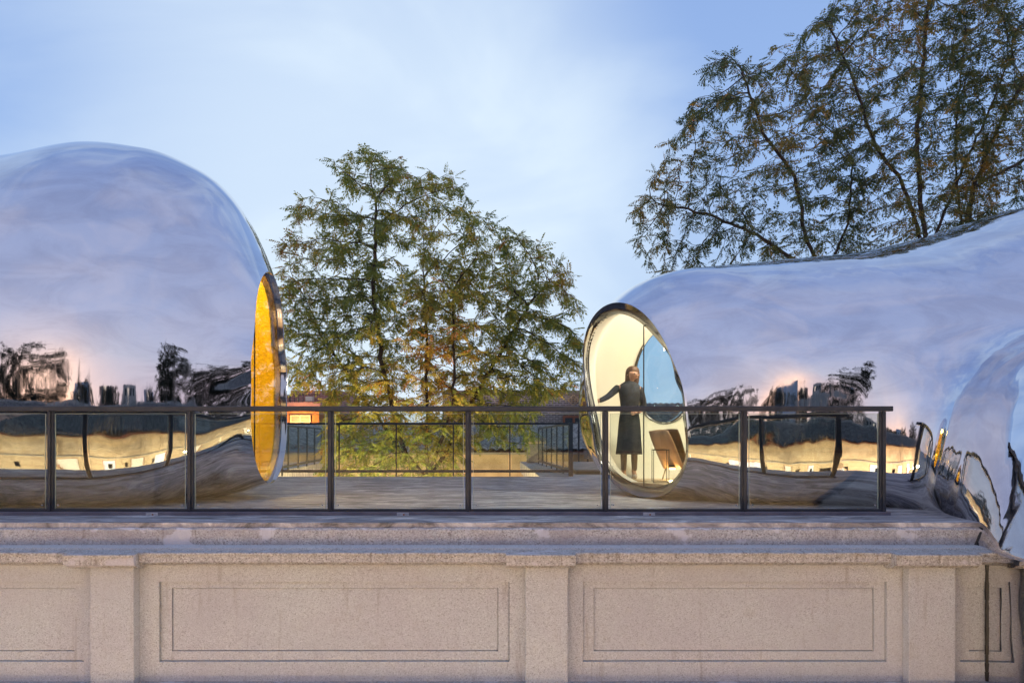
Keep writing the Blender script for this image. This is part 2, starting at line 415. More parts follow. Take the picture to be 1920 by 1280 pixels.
LO = [(504,498),(515,519),(524,554),(530,602),(534.5,650),(537,695),(537.7,762),(536,817),(533.5,868),(527,890),(509,899),(490,896),(481.6,885.6),(476,849),(473,810),(471,765),(471,714),(473,669),(476.5,618),(481.6,573),(488,538),(496,509)]
RO = [(1153,567.5),(1122,578),(1107,602),(1096,638),(1092.5,681),(1096.5,724),(1104,768),(1111,812),(1121,855),(1133,888),(1155,912),(1200,927),(1237,930),(1264,919),(1280,898),(1286,868),(1288,819),(1286,770),(1279,730),(1267,691),(1250,651.6),(1230,617),(1210.7,589),(1184.4,573)]
RI = [(1145,588),(1119,606),(1102,638),(1099,678),(1104,724),(1114,776),(1122,819),(1132,855),(1148,888),(1181,904),(1224,910),(1256.6,909),(1273,894),(1281,868),(1283,829),(1281,789),(1270,730),(1256.6,681),(1240,645),(1217,619),(1188,599)]
lx0, ly0 = -3.15, 8.9
lout = unproj(LO, lx0, ly0, 0)
#            s    front  back  top   bottom yc   zc
BL = Body(lx0, ly0, 0.0, -1, lout, (0.0, 1.65),
          [(0.0, 7.9, 10.4, 4.46, .10, 9.0, 1.38), (.4, 7.75, 10.7, 4.455, -.02, 9.1, 1.38), (1.0, 7.55, 11.1, 4.49, -.04, 9.25, 1.38), (1.7, 7.42, 11.5, 4.672, -.05, 9.4, 1.38),
           (2.5, 7.35, 11.9, 4.807, -.05, 9.6, 1.38), (3.4, 7.4, 12.0, 4.681, -.05, 9.7, 1.38), (4.4, 7.5, 12.0, 4.555, -.05, 9.7, 1.38), (8, 7.6, 11.9, 4.555, -.05, 9.7, 1.38)],
          1.882, 3.242, 3.4, 2.9, 5)
rx0, ry0, rm = 1.575, 9.1, .669
rout = unproj(RO, rx0, ry0, rm)
BR = Body(rx0, ry0, rm, 1, rout, (0.05, 1.30),
          [(0.0, 8.0, 10.1, 2.95, .02, 9.2, 1.2), (.4, 7.9, 10.7, 3.03, -.02, 9.25, 1.2), (1.0, 7.7, 11.0, 3.08, -.03, 9.3, 1.22), (2.0, 7.6, 11.2, 3.17, -.04, 9.3, 1.25),
           (3.0, 7.5, 11.3, 3.27, -.04, 9.3, 1.3), (4.2, 7.45, 11.4, 3.53, -.04, 9.3, 1.35), (5.4, 7.4, 11.5, 3.9, -.04, 9.2, 1.5), (7, 7.3, 11.6, 4.25, -.04, 9.0, 1.8), (9, 7.2, 11.6, 4.5, -.04, 9, 1.8)],
          .9, 2.5, 5.2, 3.0, 6)

def param_shell(B, name, s_max, nt_=150, nth=320, s_min=0.0, inset=0.0):
    t = np.linspace(0, 1, nt_); s = s_min + (s_max - s_min) * (t ** 1.5)
    s = np.where(t > .999, s_max - 1e-4, s)
    s = s_min + (s_max - s_min) * np.sin(t * PI / 2) ** 1.6
    th = np.linspace(-PI, PI, nth, endpoint=False)
    S, T = np.meshgrid(s, th, indexing='ij')
    V = B.point(T, S, inset).reshape(-1, 3)
    i = np.arange((nt_ - 1) * nth).reshape(nt_ - 1, nth)
    a = i; b = np.roll(i, -1, 1); F = np.stack([a, b, b + nth, a + nth], -1).reshape(-1, 4)
    if B.dirx > 0: F = F[:, ::-1]
    return npmesh(name, V, F)

def set_gradient_normals(me, Ff, eps=.004):
    V = np.empty(len(me.vertices) * 3, dtype=np.float32); me.vertices.foreach_get('co', V); V = V.reshape(-1, 3).astype(float)
    X, Y, Z = V.T
    G = np.stack([Ff(X + eps, Y, Z) - Ff(X - eps, Y, Z), Ff(X, Y + eps, Z) - Ff(X, Y - eps, Z), Ff(X, Y, Z + eps) - Ff(X, Y, Z - eps)], 1)
    G /= np.linalg.norm(G, axis=1, keepdims=True) + 1e-9
    me.polygons.foreach_set('use_smooth', [True] * len(me.polygons))
    me.normals_split_custom_set_from_vertices([tuple(g) for g in G])

def surface_nets(Ff, lo, hi, h):
    ax = [np.arange(lo[i], hi[i] + h, h) for i in range(3)]
    X, Y, Z = np.meshgrid(*ax, indexing='ij')
    D = Ff(X, Y, Z); n = D.shape; ins = D < 0
    cn = (n[0] - 1, n[1] - 1, n[2] - 1)
    acc = np.zeros(cn + (3,)); cnt = np.zeros(cn)
    def sl(o): return tuple(slice(o[i], o[i] + cn[i]) for i in range(3))
    for axis in range(3):
        for u in (0, 1):
            for v in (0, 1):
                o0 = [0, 0, 0]; oth = [k for k in range(3) if k != axis]; o0[oth[0]] = u; o0[oth[1]] = v
                o1 = list(o0); o1[axis] = 1
                d0 = D[sl(o0)]; d1 = D[sl(o1)]; m = (d0 < 0) != (d1 < 0)
                t = np.where(m, d0 / (d0 - d1 + 1e-12), 0)
                for k in range(3):
                    acc[..., k] += np.where(m, (t if k == axis else o0[k]), 0)
                cnt += m
    mask = cnt > 0; idx = -np.ones(cn, dtype=np.int64); idx[mask] = np.arange(mask.sum())
    base_ = np.stack(np.nonzero(mask), 1)
    V = (base_ + acc[mask] / cnt[mask][:, None]) * h + np.array(lo)
    Q = []
    for axis in range(3):
        s0 = [slice(0, n[k] - 1) for k in range(3)]; s1 = list(s0); s0[axis] = slice(0, n[axis] - 1); s1[axis] = slice(1, n[axis])
        a = ins[tuple(s0)]; b = ins[tuple(s1)]
        E = np.stack(np.nonzero(a != b), 1); oth = [k for k in range(3) if k != axis]
        ok = (E[:, oth[0]] > 0) & (E[:, oth[1]] > 0) & (E[:, oth[0]] < cn[oth[0]]) & (E[:, oth[1]] < cn[oth[1]]) & (E[:, axis] < cn[axis])
        E = E[ok]
        def cell(du, dv):
            e = E.copy(); e[:, oth[0]] -= du; e[:, oth[1]] -= dv; return idx[e[:, 0], e[:, 1], e[:, 2]]
        q = np.stack([cell(1, 1), cell(0, 1), cell(0, 0), cell(1, 0)], 1)
        flip = a[E[:, 0], E[:, 1], E[:, 2]]
        if axis == 1: flip = ~flip
        q[~flip] = q[~flip][:, ::-1]; Q.append(q)
    Q = np.concatenate(Q); Q = Q[(Q >= 0).all(1)]
    for _ in range(4):   # settle the vertices onto the surface
        X, Y, Z = V.T; e = .004
        f = Ff(X, Y, Z); G = np.stack([Ff(X + e, Y, Z) - Ff(X - e, Y, Z), Ff(X, Y + e, Z) - Ff(X, Y - e, Z), Ff(X, Y, Z + e) - Ff(X, Y, Z - e)], 1) / (2 * e)
        V = V - np.clip(f / (np.sum(G * G, 1) + 1e-6), -h, h)[:, None] * G
    return V, Q
def lobe(X, Y, Z):
    zc = np.minimum(Z, -.5)                      # below this height the lobe runs straight down like a leg
    h = np.clip((np.maximum(Z, -.2) + 1.3) / 2.4, 0, 1); h = h * h * (3 - 2 * h)      # the foot flares out over the parapet corner
    X = X - .60 * h - .55 * h * (6.4 - Y)
    q = np.sqrt(((X - 6.76) / 3.15) ** 2 + ((Y - 4.2) / 4.4) ** 2 + np.abs((Z - zc) / 2.75) ** 6)
    return (q - 1) * 3.1
def F_right(X, Y, Z):
    a = BR.F(X, Y, Z); b = lobe(X, Y, Z); k = .75
    h = np.clip(.5 + .5 * (b - a) / k, 0, 1)
    return b * (1 - h) + a * h - k * h * (1 - h)

def ring(B, Rf, c, s, n=160, inset=0.0):
    th = np.linspace(-PI, PI, n, endpoint=False); r = Rf(th) - inset
    y = B.y0 - (c[0] + r * np.cos(th)); z = c[1] + r * np.sin(th)
    return np.stack([B.xs(y) + B.dirx * s, y, z], 1)
def band(name, rings, mat, parent, closed=True):
    n = len(rings[0]); V = np.concatenate(rings); F = []
    for k in range(len(rings) - 1):
        i = np.arange(n); j = (i + 1) % n
        F.append(np.stack([k * n + i, k * n + j, (k + 1) * n + j, (k + 1) * n + i], 1))
    me = npmesh(name, V, np.concatenate(F))
    bm = bmesh.new(); bm.from_mesh(me); bmesh.ops.recalc_face_normals(bm, faces=bm.faces); bm.to_mesh(me); bm.free()
    return link(name, me, mat, parent, smooth=True)
def pane_from_ring(name, R, nrm, thick, mat, parent, cutx=None, side=0):
    """flat glass slab filling ring R; cut by the vertical line nearest y = cutx"""
    pts = [Vector(p) for p in R]
    if cutx is not None:
        pts2 = []
        for i in range(len(pts)):
            a, b = pts[i], pts[(i + 1) % len(pts)]
            ka = (a.y - cutx) * side >= 0; kb = (b.y - cutx) * side >= 0
            if ka: pts2.append(a)
            if ka != kb: pts2.append(a.lerp(b, (cutx - a.y) / (b.y - a.y)))
        pts = pts2
    n = len(pts); nv = Vector(nrm).normalized() * thick / 2
    vs = [p - nv for p in pts] + [p + nv for p in pts]
    fs = [tuple(range(n - 1, -1, -1)), tuple(range(n, 2 * n))] + [(k, (k + 1) % n, n + (k + 1) % n, n + k) for k in range(n)]
    mb = MB(); mb.add(vs, fs); return mb.build(name, mat, parent)

# ---- left bubble
bl = thing('mirror_bubble', 'large mirror polished steel dome with tall amber glazed opening, at left on the terrace', 'pavilion')
me = param_shell(BL, 'shell', 3.4 + 2.9); set_gradient_normals(me, BL.F)
link('shell', me, M['steel'], bl)
r_out = ring(BL, BL.R0, BL.c, 0.0); r_lip = ring(BL, BL.R0, BL.c, .012, inset=.018)
band('rim', [r_out, r_lip, ring(BL, BL.R0, BL.c, .08, inset=.028), ring(BL, BL.R0, BL.c, .17, inset=.05)], M['rim_light'], bl)
gr = ring(BL, BL.R0, BL.c, .09, inset=.032)
pane_from_ring('window_pane', gr, (1, 0, 0), .012, M['amber'], bl, 8.5985, 1)
pane_from_ring('window_pane', gr, (1, 0, 0), .012, M['amber'], bl, 8.5865, -1)
me = param_shell(BL, 'inner_lining', 5.4, 60, 120, .17, .10)
link('inner_lining', me, M['amber_int'], bl, smooth=True)
def lamp_thing(loc, energy, col, size, label, radius=.05, fixture=True, drop=.0):
    t_ = thing('ceiling_lamp', label, 'lamp', loc)
    mb = MB(); mb.tube((0, 0, 0), (0, 0, .03), radius, n=16); mb.build('lamp_diffuser', M['lamp'], t_)
    mb = MB(); mb.tube((0, 0, .03), (0, 0, .07), radius * 1.25, n=16); mb.build('lamp_housing', M['wire'], t_)
    l = bpy.data.lights.new('lamp_light', 'POINT'); l.energy = energy; l.color = col; l.shadow_soft_size = size
    lo_ = bpy.data.objects.new('lamp_light', l); COL.objects.link(lo_); lo_.parent = t_; lo_.location = (0, 0, -.12 - drop)
    return t_
lamp_thing((-4.6, 9.4, 3.2), 120, (1.0, .88, .66), .25, 'small round lamp under the ceiling inside the amber bubble')
lamp_thing((-6.3, 9.6, 3.4), 90, (1.0, .88, .66), .25, 'small round lamp deep inside the amber bubble')

# ---- right bubble
br_ = thing('mirror_bubble', 'long mirror polished steel bubble with lit oval opening, at right, spilling over parapet', 'pavilion')
V, Q = surface_nets(F_right, (-.2, 1.2, -1.75), (11.0, 12.2, 5.0), .085)
me = npmesh('shell', V, Q)
bm = bmesh.new(); bm.from_mesh(me)
pn = Vector((1, BR.m, 0)).normalized()
bmesh.ops.bisect_plane(bm, geom=[g for g in bm.faces[:] + bm.edges[:] if all(v.co.y > 7.75 for v in g.verts)] + [v for v in bm.verts if v.co.y > 7.75], plane_co=(BR.x0, BR.y0, 0), plane_no=pn, clear_inner=True)
bmesh.ops.recalc_face_normals(bm, faces=bm.faces)
# snap the cut edge exactly onto the traced outline
for e in bm.edges:
    if e.is_boundary:
        for v in e.verts:
            if abs((v.co - Vector((BR.x0, BR.y0, 0))).dot(pn)) < 1e-3:
                a = (BR.y0 - v.co.y) - BR.c[0]; b = v.co.z - BR.c[1]; th = math.atan2(b, a); r = float(BR.R0(np.array([th]))[0])
                y = BR.y0 - (BR.c[0] + r * math.cos(th)); v.co = (BR.xs(y), y, BR.c[1] + r * math.sin(th))
bm.to_mesh(me); bm.free()
link_shell = link('shell', me, M['steel_dented'], br_)
# oval port hole in the back, cut through shell and lining
PH = Vector((ZX(1250, 10.9), 11.0, ZZ(704, 10.9))); PA, PB = .50, .745
def cutter():
    mb_ = MB(); n = 64; vs = []
    for yy in (-1.2, 1.2):
        for k in range(n): vs.append((PA * math.cos(2 * PI * k / n), yy, PB * math.sin(2 * PI * k / n)))
    mb_.add(vs, [(k, (k + 1) % n, n + (k + 1) % n, n + k) for k in range(n)] + [tuple(range(n - 1, -1, -1)), tuple(range(n, 2 * n))])
    c = mb_.build('cutter', None); c.location = PH; return c
def bool_cut(o, cut):
    md = o.modifiers.new('b', 'BOOLEAN'); md.operation = 'DIFFERENCE'; md.object = cut; md.solver = 'FAST'
    bpy.context.view_layer.update(); dg = bpy.context.evaluated_depsgraph_get()
    nm = bpy.data.meshes.new_from_object(o.evaluated_get(dg)); o.modifiers.clear(); old = o.data; o.data = nm
    bm_ = bmesh.new(); bm_.from_mesh(nm)   # drop the plug walls the cutter leaves behind
    bad = [f for f in bm_.faces if abs(((f.calc_center_median().x - PH.x) / PA) ** 2 + ((f.calc_center_median().z - PH.z) / PB) ** 2 - 1) < .03 and f.calc_center_median().y > 9.7 and abs(f.normal.y) < .12]
    bmesh.ops.delete(bm_, geom=bad, context='FACES'); bm_.to_mesh(nm); bm_.free()
def hole(o):
    """open the oval by slicing faces along it and dropping those inside"""
    me_ = o.data; bm_ = bmesh.new(); bm_.from_mesh(me_)
    for v in bm_.verts:
        if v.co.y > 9.8:
            dx = (v.co.x - PH.x) / PA; dz = (v.co.z - PH.z) / PB; r = math.hypot(dx, dz)
            if .84 < r < 1.16:
                v.co.x = PH.x + dx / r * PA; v.co.z = PH.z + dz / r * PB
    bad = [f for f in bm_.faces if f.calc_center_median().y > 9.8 and ((f.calc_center_median().x - PH.x) / PA) ** 2 + ((f.calc_center_median().z - PH.z) / PB) ** 2 < .985]
    bmesh.ops.delete(bm_, geom=bad, context='FACES'); bm_.to_mesh(me_); bm_.free()
hole(link_shell)
set_gradient_normals(link_shell.data, F_right)
GS = .17                     # glass sits this far inside the opening
gin = unproj(RI, rx0 + GS, ry0, rm)
RG = fourier(gin, BR.c, 6)
band('rim', [ring(BR, BR.R0, BR.c, 0.0), ring(BR, BR.R0, BR.c, .010, inset=.016), ring(BR, lambda t: BR.R0(t) * .45 + RG(t) * .55 , BR.c, .09), ring(BR, RG, BR.c, GS), ring(BR, RG, BR.c, GS + .05)], M['rim'], br_)
rg = ring(BR, RG, BR.c, GS, inset=-.004)
cuty = (rx0 + GS + ry0 * rm) / ((1207 - CX) / FPX + rm)
pane_from_ring('window_pane', rg, (1, rm, 0), .012, M['window'], br_, cuty + .006, 1)
pane_from_ring('window_pane', rg, (1, rm, 0), .012, M['window'], br_, cuty - .006, -1)
th_ = np.linspace(-PI, PI, 240, endpoint=False); rings_ = []
for s in np.r_[GS + .02, np.linspace(.3, 5.0, 60), 5.3, 5.5]:
    w = min(1, max(0, (s - GS) / .5)); w = w * w * (3 - 2 * w)
    p_in = BR.point(th_, np.full_like(th_, s), .14); r0 = ring(BR, RG, BR.c, s, 240)
    k = 1.0 if s < 5.1 else (0.6 if s < 5.4 else 0.02)
    q = r0 * (1 - w) + p_in * w; cen = q.mean(0); rings_.append(cen + (q - cen) * k)
lin = band('inner_lining', rings_, M['interior'], br_); hole(lin)
def joint(B, R_, s, yj, name, par):
    """dark silicone joint between two panes"""
    th = np.linspace(-PI, PI, 720, endpoint=False); r = R_(th); y = B.y0 - (B.c[0] + r * np.cos(th)); z = B.c[1] + r * np.sin(th)
    up_, dn_ = z > B.c[1], z <= B.c[1]
    zt = z[up_][np.abs(y[up_] - yj).argmin()]; zb = z[dn_][np.abs(y[dn_] - yj).argmin()]
    x = B.xs(yj) + B.dirx * s
    MB().bar((x, yj, zb), (x, yj, zt), .014, .014).build(name, M['black'], par)
joint(BR, RG, GS, cuty, 'glazing_joint', br_)
joint(BL, lambda t: BL.R0(t) - .032, .09, 8.5925, 'glazing_joint', bl)
# port hole reveal, ring and glass
def oval(yy, ra=0.0, n=72): return np.array([(PH.x + (PA + ra) * math.cos(2 * PI * k / n), yy, PH.z + (PB + ra) * math.sin(2 * PI * k / n)) for k in range(n)])
def on_surface(R, inset):
    out_ = []
    for p in R:
        lo_, hi_ = 9.8, 12.5
        for _ in range(30):
            mid = (lo_ + hi_) / 2
            if BR.F(np.array([p[0]]), np.array([mid]), np.array([p[2]]))[0] < -inset: lo_ = mid
            else: hi_ = mid
        out_.append((p[0], lo_, p[2]))
    return np.array(out_)
o1 = oval(0, .03); o2 = oval(0, -.01)
band('porthole_frame', [on_surface(o1, -.012), on_surface(o2, -.015), on_surface(o2, .17), on_surface(o1, .17)], M['rim'], br_)
gpo = on_surface(oval(0, 0), .06); vs = [tuple(p) for p in gpo]
cgo = gpo.mean(0); mbp = MB(); mbp.add(vs + [tuple(cgo)], [(k, (k + 1) % 72, 72) for k in range(72)])
o = mbp.build('porthole_pane', M['porthole'], br_, smooth=True)
sd = o.modifiers.new('thickness', 'SOLIDIFY'); sd.thickness = .01
# floor inside
zf = .19
mb = MB(); fl = []
for yy in np.linspace(8.35, 11.0, 40):
    pass
fpts = []
for s in np.linspace(GS + .03, 5.0, 30):
    th0 = None
    for t_ in np.linspace(-PI / 2, 0.3, 200):
        p = BR.point(np.array([t_]), np.array([s]), .14)[0] * min(1, (s - GS) / .4) + (1 - min(1, (s - GS) / .4)) * ring(BR, RG, BR.c, s, 4)[0] * 0
        if s < GS + .4:
            r = float(RG(np.array([t_]))[0]); y = BR.y0 - (BR.c[0] + r * math.cos(t_)); p = np.array((BR.xs(y) + s, y, BR.c[1] + r * math.sin(t_)))
        if p[2] >= zf - .01: th0 = p; break
    th1 = None
    for t_ in np.linspace(-PI / 2, -PI - .3, 200):
        p = BR.point(np.array([t_]), np.array([s]), .14)[0]
        if s < GS + .4:
            r = float(RG(np.array([t_]))[0]); y = BR.y0 - (BR.c[0] + r * math.cos(t_)); p = np.array((BR.xs(y) + s, y, BR.c[1] + r * math.sin(t_)))
        if p[2] >= zf - .01: th1 = p; break
    if th0 is not None and th1 is not None: fpts.append(((th0[0], th0[1], zf), (th1[0], th1[1], zf)))
vs = [p for pr in fpts for p in pr]; n = len(fpts)
mb.add(vs, [(2 * k, 2 * k + 2, 2 * k + 3, 2 * k + 1) for k in range(n - 1)])
o = mb.build('inner_floor', M['oak'], br_); sd = o.modifiers.new('thickness', 'SOLIDIFY'); sd.thickness = .04; sd.offset = -1
lamp_thing((2.5, 9.3, 2.72), 95, (1.0, .92, .74), .2, 'small round lamp under the ceiling of the bubble with the person')
lamp_thing((4.4, 9.4, 2.9), 60, (1.0, .92, .74), .2, 'small round lamp further back in the bubble with the person')
t_ = lamp_thing((2.28, 9.72, .34), 9, (1.0, .62, .25), .05, 'small bright floor lamp glowing beneath the tan lounge chair', .045)

# ------------------------------------------------------------------ grounds and terrace
def slab(name, x0, x1, y0, y1, z0, z1, mat, parent=None):
    return MB().box(x0, x1, y0, y1, z0, z1).build(name, mat, parent)
struct(slab('ground', -400, 400, -400, 600, -4.6, -4.2, M['ground']))
struct(slab('courtyard_floor', -15, 15, -2.99, 6.13, -3.9, -3.7, M['ground']))
struct(slab('lower_ledge', -15, 15, 5.62, 6.13, -1.6, -1.392, M['coping']))
mb = MB()
mb.box(-14, 13, 6.34, 14.06, -.35, 0.0)
mb.add([(.57, 14.06, -.35), (13, 14.06, -.35), (13, 23.2, -.35), (.27, 23.2, -.35), (.57, 14.06, 0), (13, 14.06, 0), (13, 23.2, 0), (.27, 23.2, 0)], [(0, 3, 2, 1), (4, 5, 6, 7), (0, 1, 5, 4), (1, 2, 6, 5), (2, 3, 7, 6), (3, 0, 4, 7)])
mb.add([(-14, 14.06, -.35), (-5.3, 14.06, -.35), (-6.3, 23.2, -.35), (-14, 23.2, -.35), (-14, 14.06, 0), (-5.3, 14.06, 0), (-6.3, 23.2, 0), (-14, 23.2, 0)], [(0, 3, 2, 1), (4, 5, 6, 7), (0, 1, 5, 4), (1, 2, 6, 5), (2, 3, 7, 6), (3, 0, 4, 7)])
struct(mb.build('roof_terrace', M['terrace']))

# ------------------------------------------------------------------ parapet wall
YW = 6.12; kW = YW / FPX
def wx(px): return (px - CX) * kW
def wz(py): return EYE - (py - HY) * kW
pw = thing('parapet_wall', 'pinkish grey pebble-dashed parapet wall with recessed panels and pilasters below the railing', 'wall', (0, YW, -1.39))
def pb(mb, name, mat): # build in world coordinates under the thing
    o = mb.build(name, mat, pw); o.location = (0, -YW, 1.39); return o
ZT, ZB = wz(1090), wz(1240); ZT2, ZB2 = wz(1103), wz(1222)
panels = [(-560, 157), (298, 955), (1093, 1663), (1800, 2300)]
mb = MB()
XL, XR = -10.5, 7.0
mb.box(XL, XR, YW, YW + .2, ZT, -.20); mb.box(XL, XR, YW, YW + .2, -1.42, ZB)
edges = [XL] + [v for p_ in panels for v in (wx(p_[0]), wx(p_[1]))] + [XR]
for k in range(0, len(edges), 2):
    if edges[k + 1] > edges[k]: mb.box(edges[k], edges[k + 1], YW, YW + .2, ZB, ZT)
pb(mb, 'wall_face', M['render'])
for p_ in panels:
    a, b = wx(p_[0]), wx(p_[1]); ins_ = wx(318) - wx(298)
    mb = MB(); y0 = YW + .03
    g = .005; a += g; b -= g; ZTg, ZBg = ZT - g, ZB + g; mb.box(a, b, y0, YW + .2, ZT2, ZTg); mb.box(a, b, y0, YW + .2, ZBg, ZB2)
    mb.box(a, a + ins_, y0, YW + .2, ZB2, ZT2); mb.box(b - ins_, b, y0, YW + .2, ZB2, ZT2)
    pb(mb, 'panel_frame', M['render'])
    mb = MB(); mb.box(a + ins_ + g, b - ins_ - g, YW + .045, YW + .2, ZB2 + g, ZT2 - g); pb(mb, 'recessed_panel', M['render'])
mb = MB(); mb.box(XL, XR, YW + .21, YW + .3, -1.42, -.2); pb(mb, 'core', M['black'])
pil = [(-700, -620), (182, 262), (985, 1063), (1692, 1778)]
prof = [(6.33, -.205), (5.985, -.222), (5.985, -.240), (5.998, -.243), (5.998, -.305), (6.03, -.312), (6.06, -.335), (6.122, -.352), (6.33, -.352)]
for a, b in pil:
    A, Bx = wx(a), wx(b)
    mb = MB(); mb.box(A, Bx, YW - .10, YW - .001, -1.41, -.345, .004); pb(mb, 'pilaster', M['render'])
    mb = MB(); mb.prism([(y - .085, z - .004 if z > -.25 else z - .012) for y, z in prof[:-1]] + [(6.33, -.37)], A - .17, Bx + .06 if a != 1692 else Bx + .16); pb(mb, 'pilaster_cap', M['cornice'])
cuts = [XL] + sum([[wx(a) - .17, wx(b) + (.06 if a != 1692 else .16)] for a, b in pil], []) + [XR]
def rough_prism(prof, x0, x1, amp, step=.06):
    n = max(2, int((x1 - x0) / step)); m = len(prof); vs = []; fs = []
    for i in range(n + 1):
        x = x0 + (x1 - x0) * i / n
        for j, (y, z) in enumerate(prof):
            e = amp if 0 < j < m - 2 else 0
            vs.append((x, y + random.uniform(-e, e), z + random.uniform(-e, e)))
    for i in range(n):
        for j in range(m):
            a_ = i * m + j; b_ = i * m + (j + 1) % m; fs.append((a_, b_, b_ + m, a_ + m))
    fs += [tuple(range(m - 1, -1, -1)), tuple(range(n * m, n * m + m))]
    q = MB(); q.add(vs, fs); return q
for k in range(0, len(cuts), 2):
    if cuts[k + 1] - cuts[k] > .02: pb(rough_prism(prof, cuts[k], cuts[k + 1], .0025), 'cornice', M['cornice'])
cop = [(7.25, -.03), (6.315, -.047), (6.298, -.062), (6.303, -.20), (7.25, -.20)]
pb(rough_prism(cop, XL, XR, .005, .05), 'coping', M['coping'])

# weathered dark joint where the steel foot meets the parapet
def foot_x(y, z):
    lo_, hi_ = 3.4, 5.2
    for _ in range(30):
        mid = (lo_ + hi_) / 2
        if F_right(np.array([mid]), np.array([y]), np.array([z]))[0] > 0: lo_ = mid
        else: hi_ = mid
    return lo_
q = MB(); pts = []
for k in range(14):
    z = -1.39 + (1.05) * k / 13; pts.append((foot_x(YW - .004, z) - .004, YW - .004, z))
for a, b in zip(pts[:-1], pts[1:]): q.tube(a, b, random.uniform(.009, .016), random.uniform(.009, .016), 6)
pts = [(foot_x(y, z) - .003, y, z) for y, z in ((6.30, -.20), (6.30, -.13), (6.31, -.05), (6.45, -.042), (6.6, -.038), (6.8, -.034))]
for a, b in zip(pts[:-1], pts[1:]): q.tube(a, b, .010, .008, 6)
pb(q, 'sealant_joint', M['black'])

# ------------------------------------------------------------------ front railing
YR = 7.0
fr = thing('glass_railing', 'long dark steel railing with clear glass panes along the front edge of the terrace', 'railing', (0, YR, 0))
def fb(mb, name, mat, par=None): o = mb.build(name, mat, par or fr); return o
posts = [-427, -167, 95, 357, 620, 878, 1135, 1395, 1655]
xe = ZX(1672, YR)
MB().box(ZX(-460, YR), xe, -.035, .035, 1.06, 1.112, .006).build('top_rail', M['rail'], fr)
MB().box(ZX(-460, YR), ZX(1665, YR), -.055, .03, -.020, .036, .003).build('base_rail', M['railbase'], fr)
MB().box(ZX(-460, YR), ZX(1655, YR), -.010, .016, .038, .06, .002).build('glazing_channel', M['rail'], fr)
px_ = [ZX(p, YR) for p in posts]
for i, x in enumerate(px_):
    w_ = .03
    p_ = MB().box(x - w_, x + w_, -.012, .03, .037, 1.058, .003).box(x - .012, x + .012, -.03, -.013, .037, 1.058, .003).build('post', M['rail'], fr)
    MB().box(x - .022, x + .022, -.03, .01, -.06, -.021).build('foot', M['black'], p_)
for i in range(len(px_) - 1):
    a, b = px_[i] + .052, px_[i + 1] - .052
    pn_ = MB().box(a, b, -.004, .006, .062, 1.035).build('glass_pane', M['glass'], fr)
    MB().box(a - .004, a, -.005, .007, .062, 1.035).box(b, b + .004, -.005, .007, .062, 1.035).box(a, b, -.005, .007, 1.035, 1.038).build('polished_edge', M['edge'], pn_)
    for bx in (a + .03, b - .03): MB().tube((bx, -.012, .10), (bx, -.004, .10), .009, n=10).build('glass_bolt', M['plate'], pn_)
for k, pxx in enumerate((290, 757, 1215)):
    x = ZX(pxx, YR); pl = MB().box(x - .06, x + .06, -.0575, -.055, -.016, .030).build('joint_plate', M['plate'], fr)
    MB().tube((x + .01, -.060, .008), (x + .01, -.0576, .008), .010, n=7).build('rust_spot', M['rust'], pl)

# ------------------------------------------------------------------ railing round the tree well
fw = thing('glass_railing', 'low dark framed glass railing enclosing the tree well behind the open terrace', 'railing', (0, 0, 0))
def rail_run(pts, y_first=True):
    for i in range(len(pts) - 1):
        a = Vector((*pts[i], 0)); b = Vector((*pts[i + 1], 0))
        pa = MB().bar(a + (b - a) * .03 + Vector((0, 0, .60)), b - (b - a) * .03 + Vector((0, 0, .60)), .01, .90).build('glass_pane', M['glass_far'], fw)
def rail_bars(a, b, wt=.045):
    a = Vector((*a, 0)); b = Vector((*b, 0))
    MB().bar(a + Vector((0, 0, 1.09)), b + Vector((0, 0, 1.09)), .05, .045).build('top_rail', M['rail'], fw)
    MB().bar(a + Vector((0, 0, .105)), b + Vector((0, 0, .105)), .05, .055).build('bottom_rail', M['rail'], fw)
YF = 14.2
fx = [ZX(p, YF) for p in (491, 529, 636, 743, 850, 956)]
ff = [(x, YF) for x in fx] + [(1.22, YF)]
rail_bars(ff[0], ff[-1]); rail_run(ff)
for x, y in ff[1:-1]: MB().box(x - .012, x + .012, YF - .02, YF + .02, .0, 1.07).build('post', M['rail'], fw)
for x, y in (ff[0], ff[-1]): MB().box(x - .045, x + .045, YF - .04, YF + .04, 0, 1.115, .004).build('corner_post', M['rail'], fw)
rs = [(1.22 - .4 * k / 6, 14.25 + 6.9 * k / 6) for k in range(7)]
rail_bars(rs[0], rs[-1]); rail_run(rs)
for x, y in rs[1:]: MB().box(x - .015, x + .015, y - .03, y + .03, 0, 1.07).build('post', M['rail'], fw)
ls = [(ff[0][0] - .9 * k / 6, 14.25 + 7.6 * k / 6) for k in range(7)]
rail_bars(ls[0], ls[-1]); rail_run(ls)
for x, y in ls[1:]: MB().box(x - .015, x + .015, y - .03, y + .03, 0, 1.07).build('post', M['rail'], fw)

